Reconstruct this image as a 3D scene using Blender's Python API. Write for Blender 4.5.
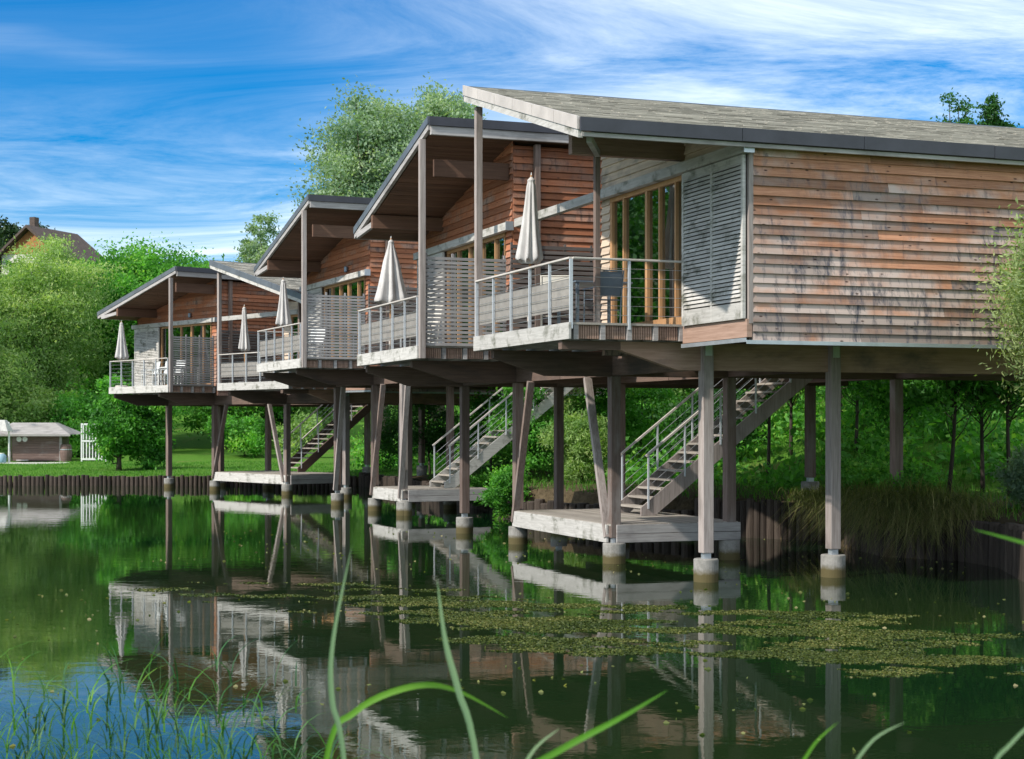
import bpy, math, random
import numpy as np
from mathutils import Vector, Matrix

for o in list(bpy.data.objects):
    bpy.data.objects.remove(o)
SC = bpy.context.scene
COL = SC.collection
random.seed(7)

# ------------------------------------------------------------------ camera
EYE = 2.55
cd = bpy.data.cameras.new('camera')
cam = bpy.data.objects.new('camera', cd); COL.objects.link(cam)
cam.location = (0, 0, EYE); cam.rotation_euler = (math.radians(90), 0, 0)
cd.sensor_width = 36; cd.lens = 1620 / 1024 * 36
cd.shift_y = 43.5 / 1024
cd.clip_start = 0.1; cd.clip_end = 3000
cd.dof.use_dof = True; cd.dof.focus_distance = 30; cd.dof.aperture_fstop = 4.5
SC.camera = cam

# ------------------------------------------------------------------ sky, sun, exposure
SUN_AZ = Vector((-0.82, -0.57)).normalized()
SUN_EL = math.radians(40)
W = bpy.data.worlds.new('World'); SC.world = W; W.use_nodes = True
nt = W.node_tree; nt.nodes.clear()
N = nt.nodes.new; L = nt.links.new
out = N('ShaderNodeOutputWorld'); bg = N('ShaderNodeBackground'); bg.inputs['Strength'].default_value = 0.10
sky = N('ShaderNodeTexSky'); sky.sky_type = 'NISHITA'; sky.sun_disc = False
sky.sun_elevation = SUN_EL; sky.sun_rotation = math.atan2(SUN_AZ.x, SUN_AZ.y)
sky.air_density = 1.1; sky.dust_density = 0.3; sky.ozone_density = 3.0
tc = N('ShaderNodeTexCoord')
sep = N('ShaderNodeSeparateXYZ'); L(tc.outputs['Generated'], sep.inputs[0])
# clouds on a high flat layer: direction divided by its height
zc = N('ShaderNodeMath'); zc.operation = 'MAXIMUM'; L(sep.outputs['Z'], zc.inputs[0]); zc.inputs[1].default_value = 0.02
za = N('ShaderNodeMath'); za.operation = 'ADD'; L(zc.outputs[0], za.inputs[0]); za.inputs[1].default_value = 0.10
dx = N('ShaderNodeMath'); dx.operation = 'DIVIDE'; L(sep.outputs['X'], dx.inputs[0]); L(za.outputs[0], dx.inputs[1])
dy = N('ShaderNodeMath'); dy.operation = 'DIVIDE'; L(sep.outputs['Y'], dy.inputs[0]); L(za.outputs[0], dy.inputs[1])
cmb = N('ShaderNodeCombineXYZ'); L(dx.outputs[0], cmb.inputs[0]); L(dy.outputs[0], cmb.inputs[1])
def cloud_noise(scale, rot, loc, detail, rough, dist):
    m = N('ShaderNodeMapping'); m.inputs['Rotation'].default_value = (0, 0, rot)
    m.inputs['Scale'].default_value = scale; m.inputs['Location'].default_value = loc
    L(cmb.outputs[0], m.inputs[0])
    n = N('ShaderNodeTexNoise'); n.inputs['Scale'].default_value = 1.0; n.inputs['Detail'].default_value = detail
    n.inputs['Roughness'].default_value = rough; n.inputs['Distortion'].default_value = dist
    L(m.outputs[0], n.inputs['Vector']); return n
n1 = cloud_noise((0.85, 1.7, 1), 0.75, (3.1, 0.9, 0), 12, 0.70, 0.8)
n2 = cloud_noise((0.5, 0.6, 1), 0.5, (7.4, 2.2, 0), 4, 0.5, 0.5)
r1 = N('ShaderNodeMapRange'); L(n1.outputs['Fac'], r1.inputs[0]); r1.inputs[1].default_value = 0.47; r1.inputs[2].default_value = 0.74
r2 = N('ShaderNodeMapRange'); L(n2.outputs['Fac'], r2.inputs[0]); r2.inputs[1].default_value = 0.44; r2.inputs[2].default_value = 0.66
mu = N('ShaderNodeMath'); mu.operation = 'MULTIPLY'; L(r1.outputs[0], mu.inputs[0]); L(r2.outputs[0], mu.inputs[1])
# more veil to the right and low down
hz = N('ShaderNodeMapRange'); hz.interpolation_type = 'SMOOTHSTEP'; L(sep.outputs['Z'], hz.inputs[0]); hz.inputs[1].default_value = 0.215; hz.inputs[2].default_value = 0.07
hz.inputs[3].default_value = 0.0; hz.inputs[4].default_value = 0.95
rx = N('ShaderNodeMapRange'); rx.interpolation_type = 'SMOOTHSTEP'; L(sep.outputs['X'], rx.inputs[0]); rx.inputs[1].default_value = -0.18; rx.inputs[2].default_value = 0.16
rx.inputs[3].default_value = 0.08; rx.inputs[4].default_value = 1.0
r3 = N('ShaderNodeMapRange'); L(n1.outputs['Fac'], r3.inputs[0]); r3.inputs[1].default_value = 0.34; r3.inputs[2].default_value = 0.66
sm = N('ShaderNodeMath'); sm.operation = 'MULTIPLY'; L(r3.outputs[0], sm.inputs[0]); L(rx.outputs[0], sm.inputs[1])
ad = N('ShaderNodeMath'); ad.operation = 'ADD'; L(mu.outputs[0], ad.inputs[0]); L(sm.outputs[0], ad.inputs[1])
ad1 = N('ShaderNodeMath'); ad1.operation = 'MULTIPLY'; L(hz.outputs[0], ad1.inputs[0]); L(r3.outputs[0], ad1.inputs[1])
fill_cloud = N('ShaderNodeMapRange'); L(sep.outputs['Y'], fill_cloud.inputs[0]); fill_cloud.inputs[1].default_value = 0.62; fill_cloud.inputs[2].default_value = 0.05  # unseen cloud cover added beside and behind the camera as fill light
fill_cloud.inputs[3].default_value = 0.0; fill_cloud.inputs[4].default_value = 0.95
ad0 = N('ShaderNodeMath'); ad0.operation = 'ADD'; L(ad.outputs[0], ad0.inputs[0]); L(fill_cloud.outputs[0], ad0.inputs[1]); ad = ad0
ad2 = N('ShaderNodeMath'); ad2.operation = 'ADD'; ad2.use_clamp = True; L(ad.outputs[0], ad2.inputs[0]); L(ad1.outputs[0], ad2.inputs[1])
fm = N('ShaderNodeMath'); fm.operation = 'MULTIPLY'; L(ad2.outputs[0], fm.inputs[0]); fm.inputs[1].default_value = 0.64
tint = N('ShaderNodeMix'); tint.data_type = 'RGBA'; tint.blend_type = 'MULTIPLY'; tint.inputs[0].default_value = 1
L(sky.outputs[0], tint.inputs[6]); tint.inputs[7].default_value = (0.0, 0.40, 0.74, 1)
mixc = N('ShaderNodeMix'); mixc.data_type = 'RGBA'; L(fm.outputs[0], mixc.inputs[0]); L(tint.outputs[2], mixc.inputs[6])
mixc.inputs[7].default_value = (8.0, 8.5, 8.5, 1)
L(mixc.outputs[2], bg.inputs['Color']); L(bg.outputs[0], out.inputs[0])

sd = bpy.data.lights.new('sun', 'SUN'); sd.energy = 2.55; sd.angle = math.radians(1.0); sd.color = (1, 0.93, 0.83)
so = bpy.data.objects.new('sun', sd); COL.objects.link(so)
tosun = Vector((SUN_AZ.x * math.cos(SUN_EL), SUN_AZ.y * math.cos(SUN_EL), math.sin(SUN_EL)))
so.rotation_euler = tosun.to_track_quat('Z', 'Y').to_euler(); so.location = (-30, -20, 40)
SC.view_settings.view_transform = 'Standard'; SC.view_settings.look = 'None'
SC.view_settings.gamma = 1; SC.view_settings.use_curve_mapping = False
SC.view_settings.exposure = 0.92

# ------------------------------------------------------------------ helpers
def tag(o, label=None, cat=None, group=None, kind=None):
    if label: o['label'] = label
    if cat: o['category'] = cat
    if group: o['group'] = group
    if kind: o['kind'] = kind
    return o
def thing(name, label, cat, loc=(0, 0, 0), rz=0, group=None):
    o = bpy.data.objects.new(name, None); COL.objects.link(o)
    o.location = loc; o.rotation_euler = (0, 0, rz); o.empty_display_size = 0.3
    return tag(o, label, cat, group)
def copy_tree(o, parent=None):
    c = o.copy(); COL.objects.link(c)
    if parent: c.parent = parent
    for ch in [x for x in bpy.data.objects if x.parent == o]:
        copy_tree(ch, c)
    return c

class MB:
    def __init__(s): s.v = []; s.f = []; s.t = []
    def add(s, vs, fs, tone=None):
        if tone is None: tone = random.random()
        b = len(s.v); s.v += [tuple(p) for p in vs]; s.t += [tone] * len(vs)
        s.f += [tuple(b + i for i in f) for f in fs]
    def box(s, x0, x1, y0, y1, z0, z1, tone=None):
        s.add([(x0,y0,z0),(x1,y0,z0),(x1,y1,z0),(x0,y1,z0),(x0,y0,z1),(x1,y0,z1),(x1,y1,z1),(x0,y1,z1)],
              [(0,3,2,1),(4,5,6,7),(0,1,5,4),(1,2,6,5),(2,3,7,6),(3,0,4,7)], tone); return s
    def hexa(s, c, tone=None):   # 8 corners, bottom 4 then top 4
        s.add(c, [(0,3,2,1),(4,5,6,7),(0,1,5,4),(1,2,6,5),(2,3,7,6),(3,0,4,7)], tone); return s
    def bar(s, p0, p1, w, h, up=(0,0,1), tone=None):
        p0 = Vector(p0); p1 = Vector(p1); d = (p1 - p0).normalized(); up = Vector(up)
        a = d.cross(up)
        if a.length < 1e-4: a = d.cross(Vector((1,0,0)))
        a.normalize(); b = a.cross(d).normalized()
        a = a * w / 2; b = b * h / 2
        s.hexa([p0-a-b, p0+a-b, p1+a-b, p1-a-b, p0-a+b, p0+a+b, p1+a+b, p1-a+b], tone); return s
    def tube(s, pts, r, n=10, tone=None, cap=True):
        pts = [Vector(p) for p in pts]; rs = r if isinstance(r, (list, tuple)) else [r] * len(pts)
        vs = []; fs = []
        for i, p in enumerate(pts):
            d = (pts[min(i+1, len(pts)-1)] - pts[max(i-1, 0)]).normalized()
            a = d.cross(Vector((0.31, 0.17, 1)) if abs(d.z) < .9 else Vector((1, 0.1, 0))).normalized(); b = d.cross(a)
            for k in range(n):
                t = 2*math.pi*k/n; vs.append(p + (a*math.cos(t) + b*math.sin(t)) * rs[i])
        for i in range(len(pts)-1):
            for k in range(n):
                q = (k+1) % n; fs.append((i*n+k, i*n+q, (i+1)*n+q, (i+1)*n+k))
        if cap: fs.append(tuple(range(n))[::-1]); fs.append(tuple((len(pts)-1)*n+k for k in range(n)))
        s.add(vs, fs, tone); return s
    def lathe(s, prof, n=24, c=(0,0), tone=None, wob=None):
        vs = []; fs = []
        for i, (r, z) in enumerate(prof):
            for k in range(n):
                t = 2*math.pi*k/n; rr = r * (wob(t, i) if wob else 1)
                vs.append((c[0]+rr*math.cos(t), c[1]+rr*math.sin(t), z))
        for i in range(len(prof)-1):
            for k in range(n):
                q = (k+1) % n; fs.append((i*n+k, i*n+q, (i+1)*n+q, (i+1)*n+k))
        fs.append(tuple(range(n))[::-1]); fs.append(tuple((len(prof)-1)*n+k for k in range(n)))
        s.add(vs, fs, tone); return s
    def build(s, name, mat, parent=None, smooth=False, bevel=0):
        me = bpy.data.meshes.new(name); me.from_pydata(s.v, [], s.f)
        at = me.attributes.new('tone', 'FLOAT', 'POINT'); at.data.foreach_set('value', s.t)
        me.materials.append(mat)
        if smooth: me.polygons.foreach_set('use_smooth', [True]*len(me.polygons))
        me.update()
        o = bpy.data.objects.new(name, me); COL.objects.link(o)
        if parent: o.parent = parent
        if bevel:
            b = o.modifiers.new('bevel', 'BEVEL'); b.width = bevel; b.segments = 2; b.limit_method = 'ANGLE'
        return o

# ------------------------------------------------------------------ materials
def newmat(name):
    m = bpy.data.materials.new(name); m.use_nodes = True
    n = m.node_tree; b = n.nodes['Principled BSDF']; return m, n, b
def ramp(n, stops, fac):
    r = n.nodes.new('ShaderNodeValToRGB'); e = r.color_ramp.elements
    while len(e) < len(stops): e.new(0.5)
    for el, (p, c) in zip(e, stops):
        el.position = p; el.color = (*c, 1) if len(c) == 3 else c
    n.links.new(fac, r.inputs[0]); return r
def noise(n, scale_vec, scale=1.0, detail=4, rough=0.6, dist=0.0, coord='Object'):
    t = n.nodes.new('ShaderNodeTexCoord'); m = n.nodes.new('ShaderNodeMapping'); m.inputs['Scale'].default_value = scale_vec
    n.links.new(t.outputs[coord], m.inputs[0])
    x = n.nodes.new('ShaderNodeTexNoise'); x.inputs['Scale'].default_value = scale; x.inputs['Detail'].default_value = detail
    x.inputs['Roughness'].default_value = rough; x.inputs['Distortion'].default_value = dist
    n.links.new(m.outputs[0], x.inputs['Vector']); return x, m
def mix(n, a, b, fac, mode='MIX'):
    x = n.nodes.new('ShaderNodeMix'); x.data_type = 'RGBA'; x.blend_type = mode
    for s, i in ((a, 6), (b, 7)):
        if isinstance(s, tuple): x.inputs[i].default_value = (*s, 1)
        else: n.links.new(s, x.inputs[i])
    if isinstance(fac, float): x.inputs[0].default_value = fac
    else: n.links.new(fac, x.inputs[0])
    return x.outputs[2]
def mrange(n, s, a, b, c=0.0, d=1.0):
    x = n.nodes.new('ShaderNodeMapRange'); n.links.new(s, x.inputs[0])
    for i, v in zip((1, 2, 3, 4), (a, b, c, d)): x.inputs[i].default_value = v
    return x.outputs[0]
def wood(name, c_a, c_b, c_stain, grain=(0.5, 0.5, 10), stain=0.45, tonev=0.35, rough=0.8, knots=False, patch=(0.5, 0.5, 1.4), bump=0.25, grey=None, greyr=(0.45, 0.62)):
    m, n, b = newmat(name)
    g, _ = noise(n, grain, 3.2, 6, 0.65, 0.4)
    p, _ = noise(n, patch, 1.3, 5, 0.62, 0.2)
    col = ramp(n, [(0.3, c_a), (0.7, c_b)], g.outputs['Fac']).outputs[0]
    if grey:
        q, _ = noise(n, patch, 0.7, 4, 0.6, 0.3)
        col = mix(n, col, grey, mrange(n, q.outputs['Fac'], *greyr))
    at = n.nodes.new('ShaderNodeAttribute'); at.attribute_name = 'tone'
    tv = mrange(n, at.outputs['Fac'], 0, 1, 1 - tonev, 1 + tonev)
    tvc = n.nodes.new('ShaderNodeCombineColor')
    for i in range(3): n.links.new(tv, tvc.inputs[i])
    col = mix(n, col, tvc.outputs[0], 1.0, 'MULTIPLY')
    col = mix(n, col, c_stain, mrange(n, p.outputs['Fac'], 0.52, 0.72, 0, stain * 1.6))
    if knots:
        t = n.nodes.new('ShaderNodeTexCoord'); mp = n.nodes.new('ShaderNodeMapping'); mp.inputs['Scale'].default_value = (1.6, 1.6, 4)
        n.links.new(t.outputs['Object'], mp.inputs[0])
        v = n.nodes.new('ShaderNodeTexVoronoi'); v.inputs['Scale'].default_value = 1.5; n.links.new(mp.outputs[0], v.inputs['Vector'])
        col = mix(n, (0.06, 0.03, 0.02), col, mrange(n, v.outputs['Distance'], 0.05, 0.11))
    n.links.new(col, b.inputs['Base Color']); b.inputs['Roughness'].default_value = rough
    b.inputs['Specular IOR Level'].default_value = 0.3
    bp = n.nodes.new('ShaderNodeBump'); bp.inputs['Strength'].default_value = bump; bp.inputs['Distance'].default_value = 0.01
    n.links.new(g.outputs['Fac'], bp.inputs['Height']); n.links.new(bp.outputs[0], b.inputs['Normal'])
    return m
M = {}
M['clap'] = wood('clapboard_wood', (0.50, 0.19, 0.085), (0.70, 0.35, 0.19), (0.10, 0.10, 0.125), (0.5, 0.5, 9), 0.5, 0.28, knots=True,
                 patch=(1.5, 1.5, 3.4), grey=(0.50, 0.42, 0.38), greyr=(0.40, 0.60))
M['clap_shaded'] = wood('shade_toned_side_clapboard', (0.42, 0.15, 0.075), (0.60, 0.27, 0.14), (0.06, 0.05, 0.05), (0.5, 0.5, 9), 0.4, 0.3, knots=True, patch=(0.9, 0.9, 2))  # first darker clapboard copy, shade put into the colour
M['grey'] = wood('weathered_grey_wood', (0.27, 0.25, 0.245), (0.46, 0.44, 0.43), (0.09, 0.085, 0.08), (0.6, 0.6, 9), 0.4, 0.2)
M['pale'] = wood('pale_silvered_wood', (0.40, 0.385, 0.36), (0.60, 0.58, 0.55), (0.08, 0.085, 0.05), (0.6, 0.6, 8), 0.55, 0.12, patch=(2.2, 2.2, 3))
M['post'] = wood('post_wood', (0.13, 0.09, 0.075), (0.25, 0.19, 0.165), (0.30, 0.28, 0.27), (9, 9, 0.5), 0.45, 0.2, patch=(1.5, 1.5, 0.5))
M['post_grey'] = wood('greyed_post_wood', (0.24, 0.20, 0.185), (0.42, 0.37, 0.345), (0.10, 0.085, 0.075), (9, 9, 0.5), 0.4, 0.15, patch=(2, 2, 0.6))
M['beam'] = wood('beam_wood', (0.27, 0.17, 0.125), (0.42, 0.28, 0.22), (0.09, 0.085, 0.095), (0.5, 0.5, 8), 0.5, 0.2, patch=(0.7, 0.7, 1.5))
M['beam_dark'] = wood('dark_beam_wood', (0.11, 0.075, 0.06), (0.19, 0.13, 0.105), (0.05, 0.05, 0.055), (0.5, 0.5, 8), 0.4, 0.2)
M['soffit'] = wood('soffit_boards', (0.11, 0.06, 0.04), (0.19, 0.105, 0.07), (0.10, 0.07, 0.06), (0.5, 9, 9), 0.3, 0.2)
M['deck'] = wood('deck_boards', (0.25, 0.22, 0.19), (0.38, 0.35, 0.31), (0.14, 0.14, 0.10), (9, 0.5, 9), 0.35, 0.2)
M['frame'] = wood('window_frame_wood', (0.42, 0.22, 0.10), (0.56, 0.33, 0.17), (0.3, 0.16, 0.08), (9, 9, 0.6), 0.3, 0.05, rough=0.5)
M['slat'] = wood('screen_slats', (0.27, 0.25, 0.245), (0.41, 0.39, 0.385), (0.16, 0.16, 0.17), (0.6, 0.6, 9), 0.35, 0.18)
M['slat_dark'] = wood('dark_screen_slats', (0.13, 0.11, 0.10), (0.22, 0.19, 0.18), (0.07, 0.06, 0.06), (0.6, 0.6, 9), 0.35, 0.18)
M['shingle'] = wood('roof_shingles', (0.24, 0.225, 0.19), (0.42, 0.395, 0.34), (0.12, 0.115, 0.10), (0.9, 8, 8), 0.35, 0.3, patch=(0.3, 2.2, 1))
M['log'] = wood('retaining_log', (0.035, 0.027, 0.022), (0.085, 0.065, 0.052), (0.03, 0.04, 0.02), (9, 9, 0.8), 0.5, 0.4)
M['hutwood'] = wood('hut_boards', (0.12, 0.08, 0.07), (0.20, 0.14, 0.12), (0.32, 0.28, 0.27), (0.6, 0.6, 9), 0.5, 0.15, patch=(0.6, 0.6, 1))
M['bark'] = wood('bark', (0.035, 0.028, 0.022), (0.08, 0.065, 0.05), (0.05, 0.06, 0.03), (5, 5, 1.5), 0.4, 0.1, bump=0.6)
def clapmat(name, c_a, c_b, grey, stain):
    m, n, b = newmat(name); nn = n.nodes.new; ln = n.links.new
    at = nn('ShaderNodeAttribute'); at.attribute_name = 'tone'
    tcx = nn('ShaderNodeTexCoord'); cx = nn('ShaderNodeCombineXYZ')
    k = nn('ShaderNodeMath'); k.operation = 'MULTIPLY'; ln(at.outputs['Fac'], k.inputs[0]); k.inputs[1].default_value = 37.0
    ln(k.outputs[0], cx.inputs[0]); ln(k.outputs[0], cx.inputs[1])
    av = nn('ShaderNodeVectorMath'); ln(tcx.outputs['Object'], av.inputs[0]); ln(cx.outputs[0], av.inputs[1])
    def nz(src, sc, scale, det=5, ro=.62, di=.2):
        mp = nn('ShaderNodeMapping'); mp.inputs['Scale'].default_value = sc; ln(src, mp.inputs[0])
        x = nn('ShaderNodeTexNoise'); x.inputs['Scale'].default_value = scale; x.inputs['Detail'].default_value = det; x.inputs['Roughness'].default_value = ro; x.inputs['Distortion'].default_value = di
        ln(mp.outputs[0], x.inputs['Vector']); return x.outputs['Fac']
    grain = nz(av.outputs[0], (.7, .7, 22), 3.0, 6, .7, .5)
    board = nz(av.outputs[0], (.45, .45, .6), 1.6, 4)
    wide = nz(tcx.outputs['Object'], (.35, .35, .8), 1.4, 3)
    streak = nz(tcx.outputs['Object'], (5.5, 5.5, 1.1), 1.6, 6, .7, .4)
    col = ramp(n, [(.3, c_a), (.7, c_b)], grain).outputs[0]
    g = nn('ShaderNodeMath'); g.operation = 'ADD'; ln(board, g.inputs[0]); ln(mrange(n, wide, .3, .7, -.10, .12), g.inputs[1])
    zz = nn('ShaderNodeSeparateXYZ'); ln(tcx.outputs['Object'], zz.inputs[0])
    g2 = nn('ShaderNodeMath'); g2.operation = 'ADD'; ln(g.outputs[0], g2.inputs[0]); ln(mrange(n, zz.outputs['Z'], 3.7, 6.4, .17, -.05), g2.inputs[1])
    col = mix(n, col, grey, mrange(n, g2.outputs[0], .46, .66, 0, .85))
    tv = mrange(n, at.outputs['Fac'], 0, 1, .62, 1.32); cc = nn('ShaderNodeCombineColor')
    for i in range(3): ln(tv, cc.inputs[i])
    col = mix(n, col, cc.outputs[0], 1.0, 'MULTIPLY')
    st = nn('ShaderNodeMath'); st.operation = 'MULTIPLY'; ln(mrange(n, streak, .50, .66), st.inputs[0]); ln(mrange(n, g2.outputs[0], .40, .66, .10, .95), st.inputs[1])
    col = mix(n, col, stain, st.outputs[0])
    mp = nn('ShaderNodeMapping'); mp.inputs['Scale'].default_value = (2.2, 2.2, 6); ln(av.outputs[0], mp.inputs[0])
    v = nn('ShaderNodeTexVoronoi'); v.inputs['Scale'].default_value = 1.5; ln(mp.outputs[0], v.inputs['Vector'])
    col = mix(n, (.05, .025, .02), col, mrange(n, v.outputs['Distance'], .06, .13))
    ln(col, b.inputs['Base Color']); b.inputs['Roughness'].default_value = .8; b.inputs['Specular IOR Level'].default_value = .25
    bp = nn('ShaderNodeBump'); bp.inputs['Strength'].default_value = .35; bp.inputs['Distance'].default_value = .01; ln(grain, bp.inputs['Height']); ln(bp.outputs[0], b.inputs['Normal'])
    return m
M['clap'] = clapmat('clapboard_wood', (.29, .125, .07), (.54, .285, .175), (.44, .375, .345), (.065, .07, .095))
M['clap_shaded'] = clapmat('shade_toned_clapboard', (.30, .10, .05), (.52, .22, .115), (.36, .25, .20), (.06, .05, .055))  # darker clapboard copy, shade under the roofs mixed into its colour
def flat(name, c, rough=0.6, metal=0.0, var=0.12, sc=3.0, spec=0.5):
    m, n, b = newmat(name)
    x, _ = noise(n, (1, 1, 1), sc, 5, 0.6)
    lo = tuple(v * (1 - var) for v in c); hi = tuple(min(1, v * (1 + var)) for v in c)
    n.links.new(ramp(n, [(0.3, lo), (0.7, hi)], x.outputs['Fac']).outputs[0], b.inputs['Base Color'])
    b.inputs['Roughness'].default_value = rough; b.inputs['Metallic'].default_value = metal
    b.inputs['Specular IOR Level'].default_value = spec
    return m
M['zinc'] = flat('verge_panel', (0.55, 0.50, 0.46), 0.55, 0, 0.15, 2)
M['navy'] = flat('bitumen_fascia', (0.04, 0.042, 0.055), 0.5, 0, 0.25, 2)
M['lead'] = flat('lead_edge', (0.16, 0.18, 0.21), 0.45, 0.3, 0.2, 2)
M['steel'] = flat('galvanised_steel', (0.50, 0.54, 0.58), 0.42, 0.6, 0.12, 4)
M['alu'] = flat('rail_paint', (0.55, 0.58, 0.62), 0.4, 0.2, 0.08, 4)
M['handrail'] = wood('handrail_wood', (0.46, 0.42, 0.38), (0.62, 0.58, 0.54), (0.3, 0.27, 0.24), (1, 1, 6), 0.3, 0.05)
M['cable'] = flat('steel_cable', (0.5, 0.52, 0.55), 0.35, 0.8, 0.05)
M['white'] = flat('white_paint', (0.72, 0.73, 0.72), 0.5, 0, 0.06, 2)
M['render'] = flat('rendered_wall', (0.62, 0.60, 0.55), 0.85, 0, 0.08, 1)
M['tile'] = flat('dark_roof_tiles', (0.085, 0.06, 0.05), 0.8, 0, 0.3, 3)
M['chair_blue'] = flat('chair_sling', (0.10, 0.125, 0.16), 0.6, 0, 0.1, 6)
M['chair_metal'] = flat('chair_frame', (0.22, 0.26, 0.31), 0.4, 0.5, 0.1)
M['cream'] = flat('cream_canvas', (0.66, 0.62, 0.55), 0.8, 0, 0.08)
M['dark_int'] = flat('interior', (0.10, 0.09, 0.08), 0.9, 0, 0.2, 1)
M['blue'] = flat('blue_plastic', (0.25, 0.40, 0.50), 0.5)
M['orange'] = wood('orange_gable', (0.35, 0.13, 0.05), (0.45, 0.2, 0.08), (0.2, 0.08, 0.04))
# canvas of the parasols
m, n, b = newmat('parasol_canvas'); M['canvas'] = m
x, _ = noise(n, (1, 1, 0.35), 5, 5, 0.6)
n.links.new(ramp(n, [(0.3, (0.42, 0.40, 0.395)), (0.7, (0.66, 0.64, 0.62))], x.outputs['Fac']).outputs[0], b.inputs['Base Color'])
b.inputs['Roughness'].default_value = 0.9
# mesh fabric
m, n, b = newmat('mesh_infill'); M['mesh'] = m
x, _ = noise(n, (1, 1, 1), 6, 5, 0.7)
n.links.new(ramp(n, [(0.3, (0.27, 0.25, 0.23)), (0.7, (0.38, 0.36, 0.33))], x.outputs['Fac']).outputs[0], b.inputs['Base Color'])
b.inputs['Roughness'].default_value = 0.9
tr = n.nodes.new('ShaderNodeBsdfTransparent'); mx = n.nodes.new('ShaderNodeMixShader'); mx.inputs[0].default_value = 0.72
n.links.new(tr.outputs[0], mx.inputs[1]); n.links.new(b.outputs[0], mx.inputs[2])
n.links.new(mx.outputs[0], n.nodes['Material Output'].inputs[0])
# window glass
m, n, b = newmat('window_glass'); M['glass'] = m
gl = n.nodes.new('ShaderNodeBsdfGlossy'); gl.inputs['Roughness'].default_value = 0.01; gl.inputs[0].default_value = (0.62, 0.66, 0.66, 1)
tr = n.nodes.new('ShaderNodeBsdfTransparent'); tr.inputs[0].default_value = (0.45, 0.50, 0.48, 1)
lw = n.nodes.new('ShaderNodeLayerWeight'); lw.inputs[0].default_value = 0.55
mx = n.nodes.new('ShaderNodeMixShader'); n.links.new(mrange(n, lw.outputs['Facing'], 0, 1, 0.12, 0.95), mx.inputs[0])
n.links.new(tr.outputs[0], mx.inputs[1]); n.links.new(gl.outputs[0], mx.inputs[2]); n.links.new(mx.outputs[0], n.nodes['Material Output'].inputs[0])
# concrete footing with the algae band at the water line (world z)
m, n, b = newmat('pile_concrete'); M['concrete'] = m
g = n.nodes.new('ShaderNodeNewGeometry'); sp = n.nodes.new('ShaderNodeSeparateXYZ'); n.links.new(g.outputs['Position'], sp.inputs[0])
x, _ = noise(n, (1, 1, 1), 7, 6, 0.7)
base = ramp(n, [(0.3, (0.17, 0.165, 0.15)), (0.7, (0.36, 0.345, 0.32))], x.outputs['Fac']).outputs[0]
w = n.nodes.new('ShaderNodeMath'); w.operation = 'MULTIPLY_ADD'; n.links.new(x.outputs['Fac'], w.inputs[0]); w.inputs[1].default_value = 0.12
n.links.new(sp.outputs['Z'], w.inputs[2])
n.links.new(mix(n, (0.10, 0.08, 0.03), base, mrange(n, w.outputs[0], 0.18, 0.27)), b.inputs['Base Color'])
b.inputs['Roughness'].default_value = 0.85
bp = n.nodes.new('ShaderNodeBump'); bp.inputs['Strength'].default_value = 0.4; bp.inputs['Distance'].default_value = 0.01
n.links.new(x.outputs['Fac'], bp.inputs['Height']); n.links.new(bp.outputs[0], b.inputs['Normal'])
# water
m, n, b = newmat('pond_water'); M['water'] = m
b.inputs['Base Color'].default_value = (0.008, 0.020, 0.008, 1); b.inputs['Roughness'].default_value = 0.015; b.inputs['IOR'].default_value = 1.45
x, _ = noise(n, (0.7, 1.0, 1), 2.4, 4, 0.6, 0.5)
y, _ = noise(n, (0.16, 0.22, 1), 1.0, 2, 0.5, 0.2)
z, _ = noise(n, (0.10, 0.13, 1), 1.0, 2, 0.5, 0.4)
mm = n.nodes.new('ShaderNodeMath'); mm.operation = 'MULTIPLY'; n.links.new(x.outputs['Fac'], mm.inputs[0]); n.links.new(mrange(n, z.outputs['Fac'], 0.35, 0.65, 0.25, 1.0), mm.inputs[1])
aa = n.nodes.new('ShaderNodeMath'); aa.operation = 'MULTIPLY_ADD'; n.links.new(y.outputs['Fac'], aa.inputs[0]); aa.inputs[1].default_value = 0.8; n.links.new(mm.outputs[0], aa.inputs[2])
bp = n.nodes.new('ShaderNodeBump'); bp.inputs['Strength'].default_value = 0.09; bp.inputs['Distance'].default_value = 0.022
n.links.new(aa.outputs[0], bp.inputs['Height']); n.links.new(bp.outputs[0], b.inputs['Normal'])
n.links.new(ramp(n, [(0.35, (0.004, 0.018, 0.007)), (0.65, (0.014, 0.029, 0.008))], z.outputs['Fac']).outputs[0], b.inputs['Base Color'])
# ground: lawn, earth and dry leaves
m, n, b = newmat('ground_grass'); M['ground'] = m
x, _ = noise(n, (1, 1, 1), 9, 6, 0.7); y, _ = noise(n, (1, 1, 1), 0.5, 5, 0.6, 0.4); z, _ = noise(n, (1, 1, 0.2), 0.22, 3, 0.5)
grass = ramp(n, [(0.3, (0.045, 0.125, 0.015)), (0.7, (0.11, 0.24, 0.03))], x.outputs['Fac']).outputs[0]
dry = ramp(n, [(0.3, (0.09, 0.11, 0.03)), (0.7, (0.20, 0.20, 0.07))], x.outputs['Fac']).outputs[0]
earth = ramp(n, [(0.3, (0.05, 0.038, 0.022)), (0.7, (0.13, 0.10, 0.06))], x.outputs['Fac']).outputs[0]
at = n.nodes.new('ShaderNodeAttribute'); at.attribute_name = 'bare'
c = mix(n, grass, dry, mrange(n, y.outputs['Fac'], 0.45, 0.7))
ad = n.nodes.new('ShaderNodeMath'); ad.operation = 'ADD'; n.links.new(at.outputs['Fac'], ad.inputs[0]); n.links.new(mrange(n, y.outputs['Fac'], 0.3, 0.7, -0.25, 0.25), ad.inputs[1])
c2 = mix(n, c, grass, mrange(n, ad.outputs[0], 0.35, 0.1))
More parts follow.
